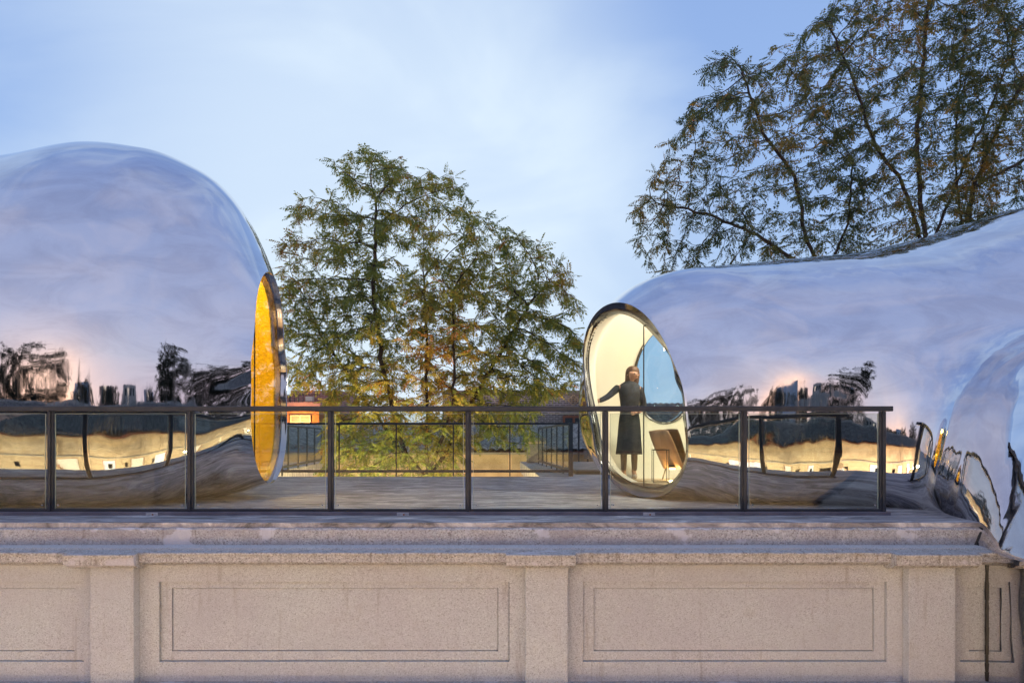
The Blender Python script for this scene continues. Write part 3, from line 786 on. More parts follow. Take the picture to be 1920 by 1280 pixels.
# ------------------------------------------------------------------ tiled roofs
def tile_roof(x0, x1, ya, za, yb, zb_, pitch=.22, row=.20, amp=.045, lift=.02, sub=6):
    """corrugated clay tiles rising from (ya, za) to (yb, zb): barrels and troughs, each course lapping the next"""
    nx = max(1, int((x1 - x0) / pitch)) * sub; Ls = math.hypot(yb - ya, zb_ - za); nr = max(1, int(Ls / row))
    dy, dz = (yb - ya) / Ls, (zb_ - za) / Ls; ny, nz_ = -dz * (1 if yb > ya else 1), abs(dy)
    if dy < 0: ny = dz
    else: ny = -dz
    xs_ = np.linspace(x0, x1, nx + 1); ph = (np.arange(nx + 1) % sub) / sub * 2 * PI
    hgt = amp * np.abs(np.sin(ph / 2)) ** .8
    rows = []
    for r in range(nr):
        for (t, lf) in ((r * row, lift), ((r + 1) * row - .002, 0.0)):
            jit = RNG.uniform(-.006, .006, nx + 1)
            h_ = hgt + lf + jit
            rows.append(np.stack([xs_, ya + dy * t + ny * h_, za + dz * t + nz_ * h_], 1))
    V = np.concatenate(rows); n = nx + 1; F = []
    for r in range(len(rows) - 1):
        i = np.arange(nx) + r * n; F.append(np.stack([i, i + 1, i + 1 + n, i + n], 1))
    return npmesh('roof_tiles', V, np.concatenate(F))

# ------------------------------------------------------------------ buildings beyond
def window(parent, x0, x1, y, z0, z1, frame, pane, mull=1, depth=.06, bar=.05):
    f = MB()
    f.box(x0, x1, y - depth, y, z1 - bar, z1); f.box(x0, x1, y - depth, y, z0, z0 + bar)
    xs_ = np.linspace(x0, x1, mull + 2)
    for i, x in enumerate(xs_):
        a = x if i == 0 else (x - bar if i == len(xs_) - 1 else x - bar / 2)
        f.box(a, a + bar, y - depth, y, z0 + bar, z1 - bar)
    w_ = f.build('window', frame, parent)
    for i in range(mull + 1):
        MB().box(xs_[i] + (bar if i == 0 else bar / 2), xs_[i + 1] - (bar if i == mull else bar / 2), y - depth * .4, y - depth * .2, z0 + bar, z1 - bar).build('pane', pane, w_)
    return w_
# grey brick house with the diamond ornament
YB = 30.0
bb = thing('brick_house', 'grey brick house with carved diamond ornament and small wooden window behind the tree', 'house')
bx0, bx1 = ZX(830, YB), ZX(1135, YB)
MB().box(bx0, bx1, YB, YB + 5, -4.2, ZZ(738, YB)).build('brick_wall', M['brick_grey'], bb)
MB().box(bx0 - .05, bx1 + .05, YB - .10, YB + 5.1, ZZ(738, YB), ZZ(735, YB)).box(bx0 - .08, bx1 + .08, YB - .17, YB + 5.2, ZZ(735, YB), ZZ(732, YB)).build('parapet_course', M['stone'], bb)
for k in range(3):
    zz = ZZ(800 + 3.2 * k, YB)
    MB().box(bx0, bx1, YB - .05 - .03 * k, YB - .002, zz - .05, zz).build('string_course', M['stone'], bb)
window(bb, ZX(1055, YB), ZX(1096, YB), YB - .01, ZZ(798, YB), ZZ(779, YB), M['wood'], M['dark_glass'], 1, .1, .10)
q = MB(); lx = np.linspace(ZX(1051, YB), ZX(1100, YB), 25)
for k in range(24): q.box(lx[k] + .005, lx[k + 1] - .005, YB - .03, YB - .002, ZZ(777.5, YB), ZZ(769, YB))
q.build('lintel_bricks', M['stone'], bb)
dc = Vector((ZX(1075, YB), YB - .05, ZZ(750, YB))); q = MB(); R_ = .24
for k in range(4):
    a = dc + Vector((math.cos(k * PI / 2) * R_, 0, math.sin(k * PI / 2) * R_)); b = dc + Vector((math.cos((k + 1) * PI / 2) * R_, 0, math.sin((k + 1) * PI / 2) * R_))
    q.bar(a, b, .08, .035)
for k in range(12):
    a = dc + Vector((math.cos(k * PI / 6) * .09, 0, math.sin(k * PI / 6) * .09)); b = dc + Vector((math.cos((k + 1) * PI / 6) * .09, 0, math.sin((k + 1) * PI / 6) * .09)); q.bar(a, b, .06, .03)
q.build('diamond_ornament', M['cream'], bb)
# low house with the tiled lean-to roof and cream court wall
ch = thing('courtyard_house', 'cream rendered courtyard wall under a grey tiled lean-to roof beyond the tree', 'house')
YC = 24.0; cx0, cx1 = -11.5, 6.2
MB().box(cx0, cx1, YC, YC + .3, -4.2, .22).build('court_wall', M['cream'], ch)
MB().box(cx0, cx1, YC - .10, YC + .28, .22, .30).build('white_coping', M['stone'], ch)
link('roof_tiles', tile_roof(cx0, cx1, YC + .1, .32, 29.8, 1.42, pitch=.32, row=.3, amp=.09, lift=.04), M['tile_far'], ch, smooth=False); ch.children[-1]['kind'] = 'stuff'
# terrace back wall left
gw = thing('back_wall', 'low grey rendered wall at the far left end of the terrace', 'wall')
MB().box(-14, -6.45, 23.22, 23.5, -.3, .50).build('wall_body', M['greywall'], gw); MB().box(-14, -6.15, 23.15, 23.55, .50, .58).build('wall_cap', M['stone'], gw)
# orange lit building, left
YO = 31.0
ob = thing('orange_building', 'orange lit brick building with a wide white framed window, behind the left bubble', 'building')
ox0, ox1 = ZX(440, YO), ZX(598, YO)
MB().box(ox0, ox1, YO, YO + 4, -4.2, ZZ(766, YO)).build('lower_wall', M['orange'], ob)
MB().box(ox0 - .05, ox1 + .1, YO - .12, YO + 4, ZZ(766, YO), ZZ(754, YO)).build('pink_parapet', varied('pink_render', (.50, .28, .24), (.42, .22, .2), 4, .8), ob)
MB().box(ZX(545, YO + 2), ZX(640, YO + 2), YO + 2, YO + 6, -4.2, ZZ(732, YO + 2)).build('upper_brick_wall', M['brick_red'], ob)
MB().box(ZX(470, YO + 2), ZX(542, YO + 2), YO + 2, YO + 6, -4.2, ZZ(741, YO + 2)).build('side_brick_wall', M['brick_red'], ob)
window(ob, ZX(545, YO), ZX(583, YO), YO - .01, ZZ(792.5, YO), ZZ(778, YO), principled('peach_frame', (.85, .6, .38), .5)[0], principled('pink_blind', (.6, .3, .22), .5)[0], 1, .08, .05)
MB().box(ZX(577, YO + 2), ZX(590, YO + 2), YO + 1.6, YO + 1.95, ZZ(753, YO + 2), ZZ(744, YO + 2), .02).build('air_conditioner', principled('cream_metal', (.75, .66, .5), .5)[0], ob)
q = MB()
for pxx in (545, 553, 561, 569): q.bar((ZX(pxx, YO), YO - .05, ZZ(754, YO)), (ZX(pxx, YO), YO - .05, ZZ(740, YO)), .03, .03)
q.bar((ZX(520, YO), YO - .05, ZZ(740, YO)), (ZX(600, YO), YO - .05, ZZ(740, YO)), .03, .03)
q.build('roof_handrail', M['rail'], ob)
lg = bpy.data.lights.new('added_glow', 'POINT'); lg.energy = 160; lg.color = (1, .55, .2); lg.shadow_soft_size = .15
stl = thing('added_lamp', 'added unseen lamp lighting the orange building behind the roofs', 'lamp', (ZX(556, 30.2), 30.3, 1.1))  # lamp put in behind the roof ridge to brighten the orange building
q = MB(); q.tube((0, 0, -5.3), (0, 0, -.12), .05, .04); q.build('added_lamp_post', M['wire'], stl)
MB().tube((0, 0, -.1), (0, 0, .0), .05, .06, 8).build('lamp_glass', M['lamp'], stl)
lo_ = bpy.data.objects.new('lamp_light', lg); COL.objects.link(lo_); lo_.parent = stl; lo_.location = (0, -.05, .15)
# stone chimney with tile cap
cm = thing('chimney', 'squat stone chimney with curved tile cap at the right edge of the tree well', 'chimney', (ZX(999, 22.3), 22.3, 0))
MB().box(-.20, .20, -.22, .22, 0, .62, .02).build('shaft', M['stone'], cm)
MB().box(-.24, .24, -.26, .26, .62, .70, .01).build('cap_course', M['cream'], cm)
q = MB()
for k in range(3):
    xx = -.17 + .17 * k; q.tube((xx, -.26, .73 + .02), (xx, .26, .73 + .02), .075, n=10)
q.build('cap_tiles', M['tile'], cm)
# platform and fence to the right
pf = thing('low_platform', 'low timber platform with pale boards behind the lit bubble', 'platform', (2.0, 15, 0))
nb = 12
for k in range(nb):
    y0 = -.1 + 5.0 * k / nb; MB().box(-.62, 4.2, y0, y0 + 5.0 / nb - .02, .075, .105).build('board', M['stone'], pf)
MB().box(-.60, 4.2, -.06, 4.8, 0, .073).build('frame', varied('brown_timber', (.10, .07, .05), (.16, .11, .07), 5, .7), pf)
sf = thing('steel_fence', 'dark steel mesh fence before the tiled roof at right of the tree well', 'fence', (0, 23.1, 0))
for pxx in (1085, 1102, 1118, 1135, 1160): MB().box(ZX(pxx, 23.1) - .03, ZX(pxx, 23.1) + .03, -.03, .03, 0, 1.28).build('post', M['rail'], sf)
MB().box(ZX(1072, 23.1), ZX(1180, 23.1), -.02, .02, 1.28, 1.32).build('top_rail', M['rail'], sf)
q = MB()
for k in range(5): q.box(ZX(1095, 23.1), ZX(1170, 23.1), -.06, -.032, .10 + .075 * k, .155 + .075 * k)
q.build('brick_step', M['stone'], sf)
# house seen through the port hole
ph_ = thing('grey_house', 'low grey house with tiled roof seen through the round rear window of the bubble', 'house')
MB().box(4.6, 12, 24.5, 29, -4.2, 1.2).build('wall', M['greywall'], ph_)
stuff(link('roof_tiles', tile_roof(4.4, 12.2, 24.2, 1.25, 27, 2.2), M['tile'], ph_))

# well walls under the terrace
ww = thing('well_wall', 'warm lit rendered walls of the sunken tree well below the terrace', 'wall')
MB().box(-5.4, .7, 13.7, 14.0, -4.2, -.36).build('front_wall', M['cream'], ww)
MB().box(.6, .9, 14.1, 23.9, -4.2, -.36).build('right_wall', M['orange'], ww)
MB().box(-6.7, -6.4, 14.1, 23.9, -4.2, -.36).build('left_wall', M['cream'], ww)
for (x, y, e) in ((-3.4, 15.6, 1500), (-.6, 20.0, 110), (-4.8, 21.0, 200)):
    t_ = thing('garden_lamp', 'warm garden lamp standing in the tree well, %s' % ('near the front wall' if y < 17 else ('at the right near the court wall' if x > -2 else 'at the left near the court wall')), 'lamp', (x, y, -4.2))
    MB().tube((0, 0, 0), (0, 0, 1.3), .03).build('pole', M['wire'], t_); MB().tube((0, 0, 1.3), (0, 0, 1.5), .08, .08, 12).build('lamp_glass', M['lamp'], t_)
    l = bpy.data.lights.new('lamp_light', 'POINT'); l.energy = e; l.color = (1, .78, .42); l.shadow_soft_size = .1
    lo_ = bpy.data.objects.new('lamp_light', l); COL.objects.link(lo_); lo_.parent = t_; lo_.location = (0, 0, 1.75)

# ------------------------------------------------------------------ the house across the court (behind the viewer, mirrored in the steel)
oh = thing('lantern_lit_house', 'warm lit cream house with grey tiled roof mirrored in both bubbles', 'house')
YH = -3.0; EV = .50; FL = -3.7
hx0, hx1 = -15, 15
doors = [(-9.2, -7.4), (-5.0, -3.4), (-1.3, .4), (2.6, 4.2), (6.5, 8.1)]
DT = -1.55
mb = MB(); mb.box(hx0, hx1, YH - .3, YH, DT, EV)
ed = [hx0] + [v for d in doors for v in d] + [hx1]
for k in range(0, len(ed), 2): mb.box(ed[k], ed[k + 1], YH - .3, YH, FL, DT)
mb.build('front_wall', M['cream'], oh)
MB().box(hx0, hx1, YH, YH + .10, DT + .25, DT + .37).build('string_course', M['stone'], oh)
MB().box(hx0, hx1, YH, YH + .22, EV - .16, EV - .08).box(hx0, hx1, YH, YH + .14, EV - .28, EV - .16).build('eave_moulding', M['cream'], oh)
for k in range(9): MB().box(-12.2 + 3 * k, -11.9 + 3 * k, YH, YH + .06, DT + .37, EV - .28).build('wall_strip', M['cream'], oh)
for i, (a, b) in enumerate(doors):
    f = MB().box(a, a + .08, YH - .2, YH - .05, FL, DT).box(b - .08, b, YH - .2, YH - .05, FL, DT).box(a + .08, b - .08, YH - .2, YH - .05, DT - .08, DT).build('door', M['wood'], oh)
    MB().box(a + .08, b - .08, YH - .16, YH - .12, FL, DT - .08).build('pane', M['whitewin'] if i in (1, 3) else M['warmwin'], f)
stuff(link('roof_tiles', tile_roof(hx0, hx1, YH + .35, EV - .02, -7.8, 1.62, pitch=.34, row=.26, amp=.085, lift=.03), M['tile_dark'], oh))
MB().box(hx0, hx1, YH - .3, YH + .3, EV - .06, EV - .025).build('eave_board', M['wood'], oh)
MB().box(hx0, hx1, -8.0, -7.7, 1.50, 1.80).build('ridge', M['stone'], oh)
MB().box(hx0, hx1, -12, -7.9, -4.2, 1.50).build('rear_wall', M['greywall'], oh)
for i, x in enumerate((-12.5, -10.2, -6.2, -4.2, -2.35, 1.5, 3.4, 5.4, 9.4, 12.0)):
    t_ = thing('garden_light', 'small warm bollard light before the house across the court, %s from its west end' % ('first', 'second', 'third', 'fourth', 'fifth', 'sixth', 'seventh', 'eighth', 'ninth', 'tenth')[i], 'lamp', (x, YH + 1.3, FL), group='bollard lights across the court')
    MB().tube((0, 0, 0), (0, 0, 1.30), .04).build('post', M['wire'], t_)
    MB().tube((0, 0, 1.30), (0, 0, 1.36), .035, .035, 10).build('lamp_glass', M['lamp'], t_)
    MB().box(-.22, .22, .16, .18, 1.0, 1.85).box(-.22, .22, -.05, .159, 1.83, 1.85).build('light_shield', M['wire'], t_)  # plate added to keep lamplight off the parapet and railing glass
    l = bpy.data.lights.new('lamp_light', 'POINT'); l.energy = 400; l.color = (1, .74, .44); l.shadow_soft_size = .06
    lo_ = bpy.data.objects.new('lamp_light', l); COL.objects.link(lo_); lo_.parent = t_; lo_.location = (0, -.05, 1.55)
for i, (x, y, w_, h_, c) in enumerate(((-14, -40, 7, 5.5, (.30, .36, .44)), (-4, -34, 5, 4.3, (.34, .2, .16)), (6, -38, 6, 5.0, (.36, .32, .30)), (17, -36, 6, 4.6, (.32, .34, .40)))):
    t_ = thing('distant_building', ('blue grey', 'red brick coloured', 'beige', 'slate coloured')[i] + ' block on the skyline behind the house across the court', 'building', (x, y, -4.2))
    MB().box(-w_ / 2, w_ / 2, -3, 0, 0, h_ + 4).build('wall', varied('distant_wall', c, tuple(v * .8 for v in c), 1, .8), t_)
    for r in range(3):
        for k in range(4):
            xx = -w_ / 2 + .5 + k * (w_ - 1) / 4; MB().box(xx, xx + .7, -.02, .03, 4.2 + r * 1.6, 5.2 + r * 1.6).build('window', M['dark_glass'] if (r + k) % 3 else M['warmwin'], t_)

# ------------------------------------------------------------------ trees
def in_poly(poly, x, y):
    c = False; j = len(poly) - 1
    for i in range(len(poly)):
        xi, yi = poly[i]; xj, yj = poly[j]
        if (yi > y) != (yj > y) and x < (xj - xi) * (y - yi) / (yj - yi) + xi: c = not c
        j = i
    return c
def leaf_template(nl=7, length=.30, ll=.095, lw=.030):
    """one compound leaf along +x, leaflets drooping"""
    V, F = [], []
    for k in range(nl):
        for sgn in ((-1, 1) if k < nl - 1 else (0,)):
            x = length * (.22 + .78 * k / (nl - 1)); z = -.10 * (x / length) ** 2 * length * 2
            d = Vector((.45, sgn * 1.0, -.55)) if sgn else Vector((1, 0, -.5)); d.normalize()
            s_ = 1 - .35 * abs(k / (nl - 1) - .4)
            p0 = Vector((x, 0, z)); p1 = p0 + d * ll * s_ ; wv = Vector((1, -sgn * .3, .1)).normalized() * lw * .5 if sgn else Vector((0, lw * .5, 0))
            m_ = p0.lerp(p1, .42)
            b = len(V); V += [p0, m_ + wv, p1, m_ - wv]; F.append((b, b + 1, b + 2, b + 3))
    return np.array(V), np.array(F)
TL, TF = leaf_template()
def make_tree(name, label, poly, Yc, yr, base_pt, seeds, n_attr, leafmat, leaves_per=2, tip=.006, step=.20, kill=.38, infl=2.5, lscale=1.0, group=None, rpow=2.35, thin_top=None, box=None, tint_shift=0.0, seed=1, leaf_rad=.017, low=None):
    rng = np.random.default_rng(seed)
    if box is None:
        P_ = np.array(poly); x0, y0 = P_.min(0); x1, y1 = P_.max(0); A = []
        cxp, cyp = P_.mean(0)
        while len(A) < n_attr:
            px, py = rng.uniform(x0, x1), rng.uniform(y0, y1)
            if not in_poly(poly, px, py): continue
            if thin_top is not None and py < thin_top[0] and rng.random() > thin_top[1]: continue
            if low and py < low and rng.random() < .22: continue
            # depth narrows towards the outline
            e = 1 - .55 * max(abs(px - cxp) / (x1 - x0) * 2, abs(py - cyp) / (y1 - y0) * 2) ** 1.5
            Y = Yc + rng.uniform(-1, 1) * yr * max(e, .25)
            A.append(P(px, py, Y)[:])
        A = np.array(A)
    else:
        c, r = box; U = rng.normal(size=(n_attr, 3)); U /= np.linalg.norm(U, axis=1, keepdims=True)
        A = np.array(c) + U * np.array(r) * (rng.uniform(0, 1, (n_attr, 1)) ** .45) * (1 + .22 * np.sin(U[:, :1] * 7 + U[:, 2:] * 5))
    # skeleton: seed chains, then grow towards the attraction points
    nodes = []; par = []
    def add(p, q): nodes.append(np.array(p, float)); par.append(q); return len(nodes) - 1
    root = add(base_pt, -1)
    for chain in seeds:
        cur = root; last = nodes[root]
        for tgt in chain:
            tgt = np.array(tgt, float); 
            d = tgt - last; n = max(1, int(np.linalg.norm(d) / step))
            # reuse an existing node when chains share their start
            near = [i for i in range(len(nodes)) if np.linalg.norm(nodes[i] - tgt) < .05]
            if near: cur = near[0]; last = nodes[cur]; continue
            for k in range(1, n + 1):
                wob = rng.normal(size=3) * .018 * (k < n)
                cur = add(last + d * k / n + wob, cur)
            last = tgt
    Nn = np.array(nodes)
    D = np.linalg.norm(A[:, None] - Nn[None], axis=2); near_i = D.argmin(1); near_d = D.min(1)
    alive = near_d > kill
    for it in range(140):
        act = alive & (near_d < (infl if it > 8 else 9))
        if not act.any(): break
        dirs = {}
        for i in np.nonzero(act)[0]:
            dirs.setdefault(int(near_i[i]), []).append(i)
        start = len(nodes)
        for k, L_ in dirs.items():
            v = A[L_] - nodes[k]; v /= np.linalg.norm(v, axis=1, keepdims=True) + 1e-9
            d = v.sum(0); d = d / (np.linalg.norm(d) + 1e-9) + rng.normal(size=3) * .16
            if par[k] >= 0:
                pd = nodes[k] - nodes[par[k]]; d = d + .45 * pd / (np.linalg.norm(pd) + 1e-9)
            d /= np.linalg.norm(d)
            add(nodes[k] + d * step, k)
        New = np.array(nodes[start:])
        idx_a = np.nonzero(alive)[0]
        D = np.linalg.norm(A[idx_a][:, None] - New[None], axis=2); mi = D.argmin(1); md = D.min(1)
        better = md < near_d[idx_a]
        near_d[idx_a[better]] = md[better]; near_i[idx_a[better]] = mi[better] + start
        alive &= near_d > kill
        if len(nodes) > 9000: break
    Nn = np.array(nodes); n = len(Nn); par_ = np.array(par)
    rad = np.zeros(n); kids = np.zeros(n, int)
    for i in range(n - 1, 0, -1):
        if rad[i] == 0: rad[i] = tip ** rpow
        rad[par_[i]] += rad[i]; kids[par_[i]] += 1
    rad = rad ** (1 / rpow)
    t_ = thing(name, label, 'tree', tuple(base_pt), group=group)
    # wood
    seg = np.nonzero(par_ >= 0)[0]; a = Nn[par_[seg]]; b = Nn[seg]; ra = rad[par_[seg]]; rb = rad[seg]
    ra = np.minimum(ra, rb * 1.35 + .002)
    d = b - a; Ld = np.linalg.norm(d, axis=1, keepdims=True) + 1e-9; d = d / Ld
    b = b + d * np.minimum(rb[:, None] * .5, .03)
    up = np.where(np.abs(d[:, 2:]) > .9, np.array([[1., 0, 0]]), np.array([[0, 0, 1.]])); u = np.cross(d, up); u /= np.linalg.norm(u, axis=1, keepdims=True); w_ = np.cross(d, u)
    K = 6; V = []
    for p, r in ((a, ra), (b, rb)):
        for k in range(K):
            c_, s_ = math.cos(2 * PI * k / K), math.sin(2 * PI * k / K); V.append(p + (u * c_ + w_ * s_) * r[:, None])
    V = np.stack(V, 1).reshape(-1, 3) - np.array(base_pt); o_ = (np.arange(len(seg)) * 2 * K)[:, None]
    F = np.concatenate([np.stack([o_[:, 0] + k, o_[:, 0] + (k + 1) % K, o_[:, 0] + K + (k + 1) % K, o_[:, 0] + K + k], 1) for k in range(K)])
    link('trunk', npmesh('trunk', V, F), M['bark'], t_, smooth=True)
    # leaves on the thin wood
    cand = np.nonzero((rad < leaf_rad) & (par_ >= 0))[0]
    cnt = np.where(kids[cand] == 0, leaves_per + 2, leaves_per)
    cnt = np.array([int(c) + (rng.random() < c - int(c)) for c in cnt])
    idx = np.repeat(cand, cnt); m = len(idx)
    pos = Nn[idx] + (Nn[par_[idx]] - Nn[idx]) * rng.uniform(0, 1, (m, 1))
    gd = Nn[idx] - Nn[par_[idx]]; gd /= np.linalg.norm(gd, axis=1, keepdims=True) + 1e-9
    X = gd * .5 + rng.normal(size=(m, 3)) * np.array([.8, .8, .5]) + np.array([0, 0, -.25]) + np.array([0, 0, -.15]); X /= np.linalg.norm(X, axis=1, keepdims=True)
    Zu = np.array([0, 0, 1.]) + rng.normal(size=(m, 3)) * .35; Yv = np.cross(Zu, X); Yv /= np.linalg.norm(Yv, axis=1, keepdims=True) + 1e-9; Zv = np.cross(X, Yv)
    sc_ = rng.uniform(.65, 1.2, m)[:, None, None] * lscale
    T = TL[None] * sc_ ; Vv = pos[:, None] + T[..., 0:1] * X[:, None] + T[..., 1:2] * Yv[:, None] + T[..., 2:3] * Zv[:, None]
    Vv += rng.normal(size=Vv.shape) * .006
    Vv = Vv.reshape(-1, 3) - np.array(base_pt)
    Ff = (TF[None] + (np.arange(m) * len(TL))[:, None, None]).reshape(-1, 4)
    me_ = npmesh('crown', Vv, Ff)
    # leaf age: clumps by noise in space plus leaf to leaf spread
    ph1 = np.sin(pos[:, 0] * 1.7 + seed) + np.sin(pos[:, 2] * 1.9 + pos[:, 1]) + np.sin(pos[:, 0] * .8 - pos[:, 2] * 1.1)
    tv = np.clip(.42 + .13 * ph1 + rng.normal(size=m) * .20 + tint_shift, 0, 1)
    at = me_.attributes.new('tint', 'FLOAT', 'POINT'); at.data.foreach_set('value', np.repeat(tv, len(TL)).astype(np.float32))
    stuff(link('crown', me_, leafmat, t_))
    print(name, 'nodes', n, 'leaves', m)
    return t_
def PT(px, py, Y): return P(px, py, Y)[:]
cpoly = [(600, 905), (604, 735), (530, 715), (512, 560), (522, 455), (548, 440), (556, 355), (600, 365), (632, 330), (625, 285), (680, 262), (735, 285), (778, 305), (850, 318), (870, 365), (930, 395), (992, 440), (1050, 458), (1082, 520), (1088, 600), (1104, 650), (1092, 700), (1070, 735), (1000, 765), (985, 850), (960, 800), (900, 830), (870, 905), (640, 925)]
b0 = PT(803, 1240, 17.0); f0 = PT(800, 900, 17.0)
make_tree('tree_of_heaven', 'bushy green and yellow tree growing up through the railed well in the middle', cpoly, 17.2, 2.3, b0,
          [[f0, PT(801, 800, 17), PT(800, 660, 17.2), PT(795, 520, 17.2)], [f0, PT(760, 850, 16.8), PT(720, 700, 16.6), PT(700, 560, 16.7), PT(705, 380, 16.9)],
           [f0, PT(770, 870, 17.6), PT(690, 760, 17.9), PT(610, 640, 18)], [f0, PT(835, 850, 17.3), PT(880, 760, 17.3), PT(950, 640, 17.2), PT(1000, 560, 17.0)],
           [f0, PT(815, 860, 16.4), PT(850, 760, 16.0), PT(850, 560, 16.2)]],
          4700, M['leaf_c'], 3.6, kill=.30, thin_top=(520, .38), seed=11, lscale=1.0, tint_shift=.11, leaf_rad=.021, low=740)
r1 = [(1178, 385), (1235, 290), (1285, 185), (1325, 120), (1340, 85), (1400, 88), (1410, 130), (1480, 60), (1530, 120), (1560, 200), (1640, 330), (1640, 500), (1380, 520), (1225, 520), (1185, 455)]
g_ = 'trees behind the right hand bubble'
b1 = PT(1570, 1230, 18.0)
make_tree('tree_of_heaven', 'leftmost spreading autumn tree rising behind the right hand bubble', r1, 18.0, 1.9, b1,
          [[PT(1545, 520, 18), PT(1512, 450, 17.9), PT(1490, 330, 17.6), PT(1430, 250, 17.4), PT(1390, 130, 17.4)], [PT(1545, 520, 18), PT(1420, 440, 18), PT(1320, 400, 17.6), PT(1230, 380, 17.6)], [PT(1545, 520, 18), PT(1590, 420, 18.4), PT(1600, 300, 18.6)]],
          2300, M['leaf_r'], 2.4, kill=.36, seed=21, leaf_rad=.015)
r2 = [(1480, 60), (1530, 20), (1575, -30), (1600, -120), (1700, -160), (1850, -150), (1900, 0), (1890, 250), (1860, 450), (1600, 490), (1560, 330), (1500, 180)]
b2 = PT(1745, 1230, 18.6)
make_tree('tree_of_heaven', 'tall dark trunked autumn tree in the middle of the group behind the right hand bubble', r2, 18.6, 2.2, b2,
          [[PT(1738, 480, 18.6), PT(1725, 380, 18.6), PT(1720, 250, 18.6), PT(1735, 60, 18.8), PT(1745, -60, 18.8)], [PT(1738, 480, 18.6), PT(1690, 340, 18.2), PT(1640, 270, 18.0), PT(1600, 150, 18.0), PT(1560, 60, 18)], [PT(1738, 480, 18.6), PT(1800, 330, 19), PT(1850, 220, 19.2), PT(1900, 100, 19)]],
          2700, M['leaf_r'], 2.5, kill=.36, seed=22, tint_shift=.04, leaf_rad=.015)
r3 = [(1760, 40), (1840, -80), (1950, -150), (2120, -60), (2180, 200), (2120, 400), (1960, 430), (1800, 470), (1770, 300)]
b3 = PT(1830, 1230, 19.5)
make_tree('tree_of_heaven', 'rightmost autumn tree of the group behind the right hand bubble, cut by the picture edge', r3, 19.5, 2.2, b3,
          [[PT(1808, 470, 19.5), PT(1825, 350, 19.4), PT(1880, 220, 19.2), PT(1960, 80, 19.2)], [PT(1808, 470, 19.5), PT(1790, 300, 19.6), PT(1800, 150, 19.6)], [PT(1825, 350, 19.4), PT(1960, 280, 19.8), PT(2060, 220, 19.8)]],
          1800, M['leaf_r'], 2.5, kill=.38, seed=23, tint_shift=.05, leaf_rad=.015)
# trees beyond the house across the court, seen only as reflections
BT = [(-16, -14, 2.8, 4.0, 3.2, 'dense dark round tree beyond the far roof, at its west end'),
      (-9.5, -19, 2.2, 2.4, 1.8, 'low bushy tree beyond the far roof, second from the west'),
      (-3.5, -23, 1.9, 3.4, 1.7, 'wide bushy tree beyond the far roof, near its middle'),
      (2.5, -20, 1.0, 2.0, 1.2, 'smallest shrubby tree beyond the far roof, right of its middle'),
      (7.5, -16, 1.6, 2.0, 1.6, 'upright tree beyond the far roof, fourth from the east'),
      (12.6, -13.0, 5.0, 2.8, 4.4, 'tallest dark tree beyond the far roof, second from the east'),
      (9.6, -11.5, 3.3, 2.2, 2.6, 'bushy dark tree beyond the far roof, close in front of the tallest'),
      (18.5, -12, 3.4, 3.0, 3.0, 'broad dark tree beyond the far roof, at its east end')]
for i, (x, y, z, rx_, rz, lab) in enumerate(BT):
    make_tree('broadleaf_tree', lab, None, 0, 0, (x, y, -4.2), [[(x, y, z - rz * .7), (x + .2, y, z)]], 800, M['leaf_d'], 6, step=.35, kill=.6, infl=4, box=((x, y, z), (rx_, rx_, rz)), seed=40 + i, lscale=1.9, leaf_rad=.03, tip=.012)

# ------------------------------------------------------------------ inside the lit bubble: chair, table frame, person
lc = thing('lounge_chair', 'tan leather lounge chair with tall tilted back inside the lit bubble', 'chair', (2.33, 9.72, zf), math.radians(25))
lc.scale = (.84, .84, .84)
def cushion(name, a, b, w_, th_k, mat, par, bow=.06):
    """padded slab from a to b (x,z in the chair's side plane)"""
    n, mm = 10, 6; V = []; 
    ax = Vector((a[0], 0, a[1])); bx = Vector((b[0], 0, b[1])); d = (bx - ax).normalized(); nn = Vector((-d.z, 0, d.x))
    for side in (1, -1):
        for i in range(n + 1):
            for j in range(mm + 1):
                u = i / n; v = j / mm * 2 - 1
                edge = (1 - abs(2 * u - 1) ** 6) * (1 - abs(v) ** 6)
                p = ax.lerp(bx, u) + Vector((0, v * w_ / 2 * (1 - .10 * abs(2 * u - 1) ** 4), 0)) + nn * (side * th_k / 2 * (.25 + .75 * edge ** .5) + bow * (v * v) - bow * .5)
                V.append(p)
    F = []; k = (n + 1) * (mm + 1)
    for s in (0, 1):
        for i in range(n):
            for j in range(mm):
                q = s * k + i * (mm + 1) + j; F.append((q, q + 1, q + mm + 2, q + mm + 1))
    for i in range(n):
        for j in (0, mm):
            q = i * (mm + 1) + j; F.append((q, q + mm + 1, q + k + mm + 1, q + k))
    for j in range(mm):
        for i in (0, n):
            q = i * (mm + 1) + j; F.append((q, q + 1, q + k + 1, q + k))
    mb_ = MB(); mb_.add(V, F); return mb_.build(name, mat, par, smooth=True)
cushion('backrest', (-.02, .20), (-.34, .84), .56, .08, M['leather'], lc, .05)
cushion('seat', (-.02, .26), (.52, .34), .56, .10, M['leather'], lc)
cushion('side_panel', (.10, .22), (-.12, .86), .50, .05, varied('dark_leather', (.14, .08, .05), (.10, .06, .04), 6, .5), lc, .04)
for sx, sy in ((0, -1), (0, 1), (1, -1), (1, 1)):
    MB().tube((.0 + .45 * sx, .24 * sy, .24), (-.06 + .55 * sx, .28 * sy, 0), .012).build('leg', M['wire'], lc)
wt = thing('wire_table', 'thin black wire frame side table in front of the tan lounge chair', 'table', (2.02, 9.3, zf), math.radians(-8))
tw, td, thh = .20, .18, .44
for sx in (-1, 1):
    for sy in (-1, 1): MB().bar((sx * tw / 2, sy * td, 0), (sx * tw / 2, sy * td, thh), .009, .009).build('leg', M['wire'], wt)
q = MB()
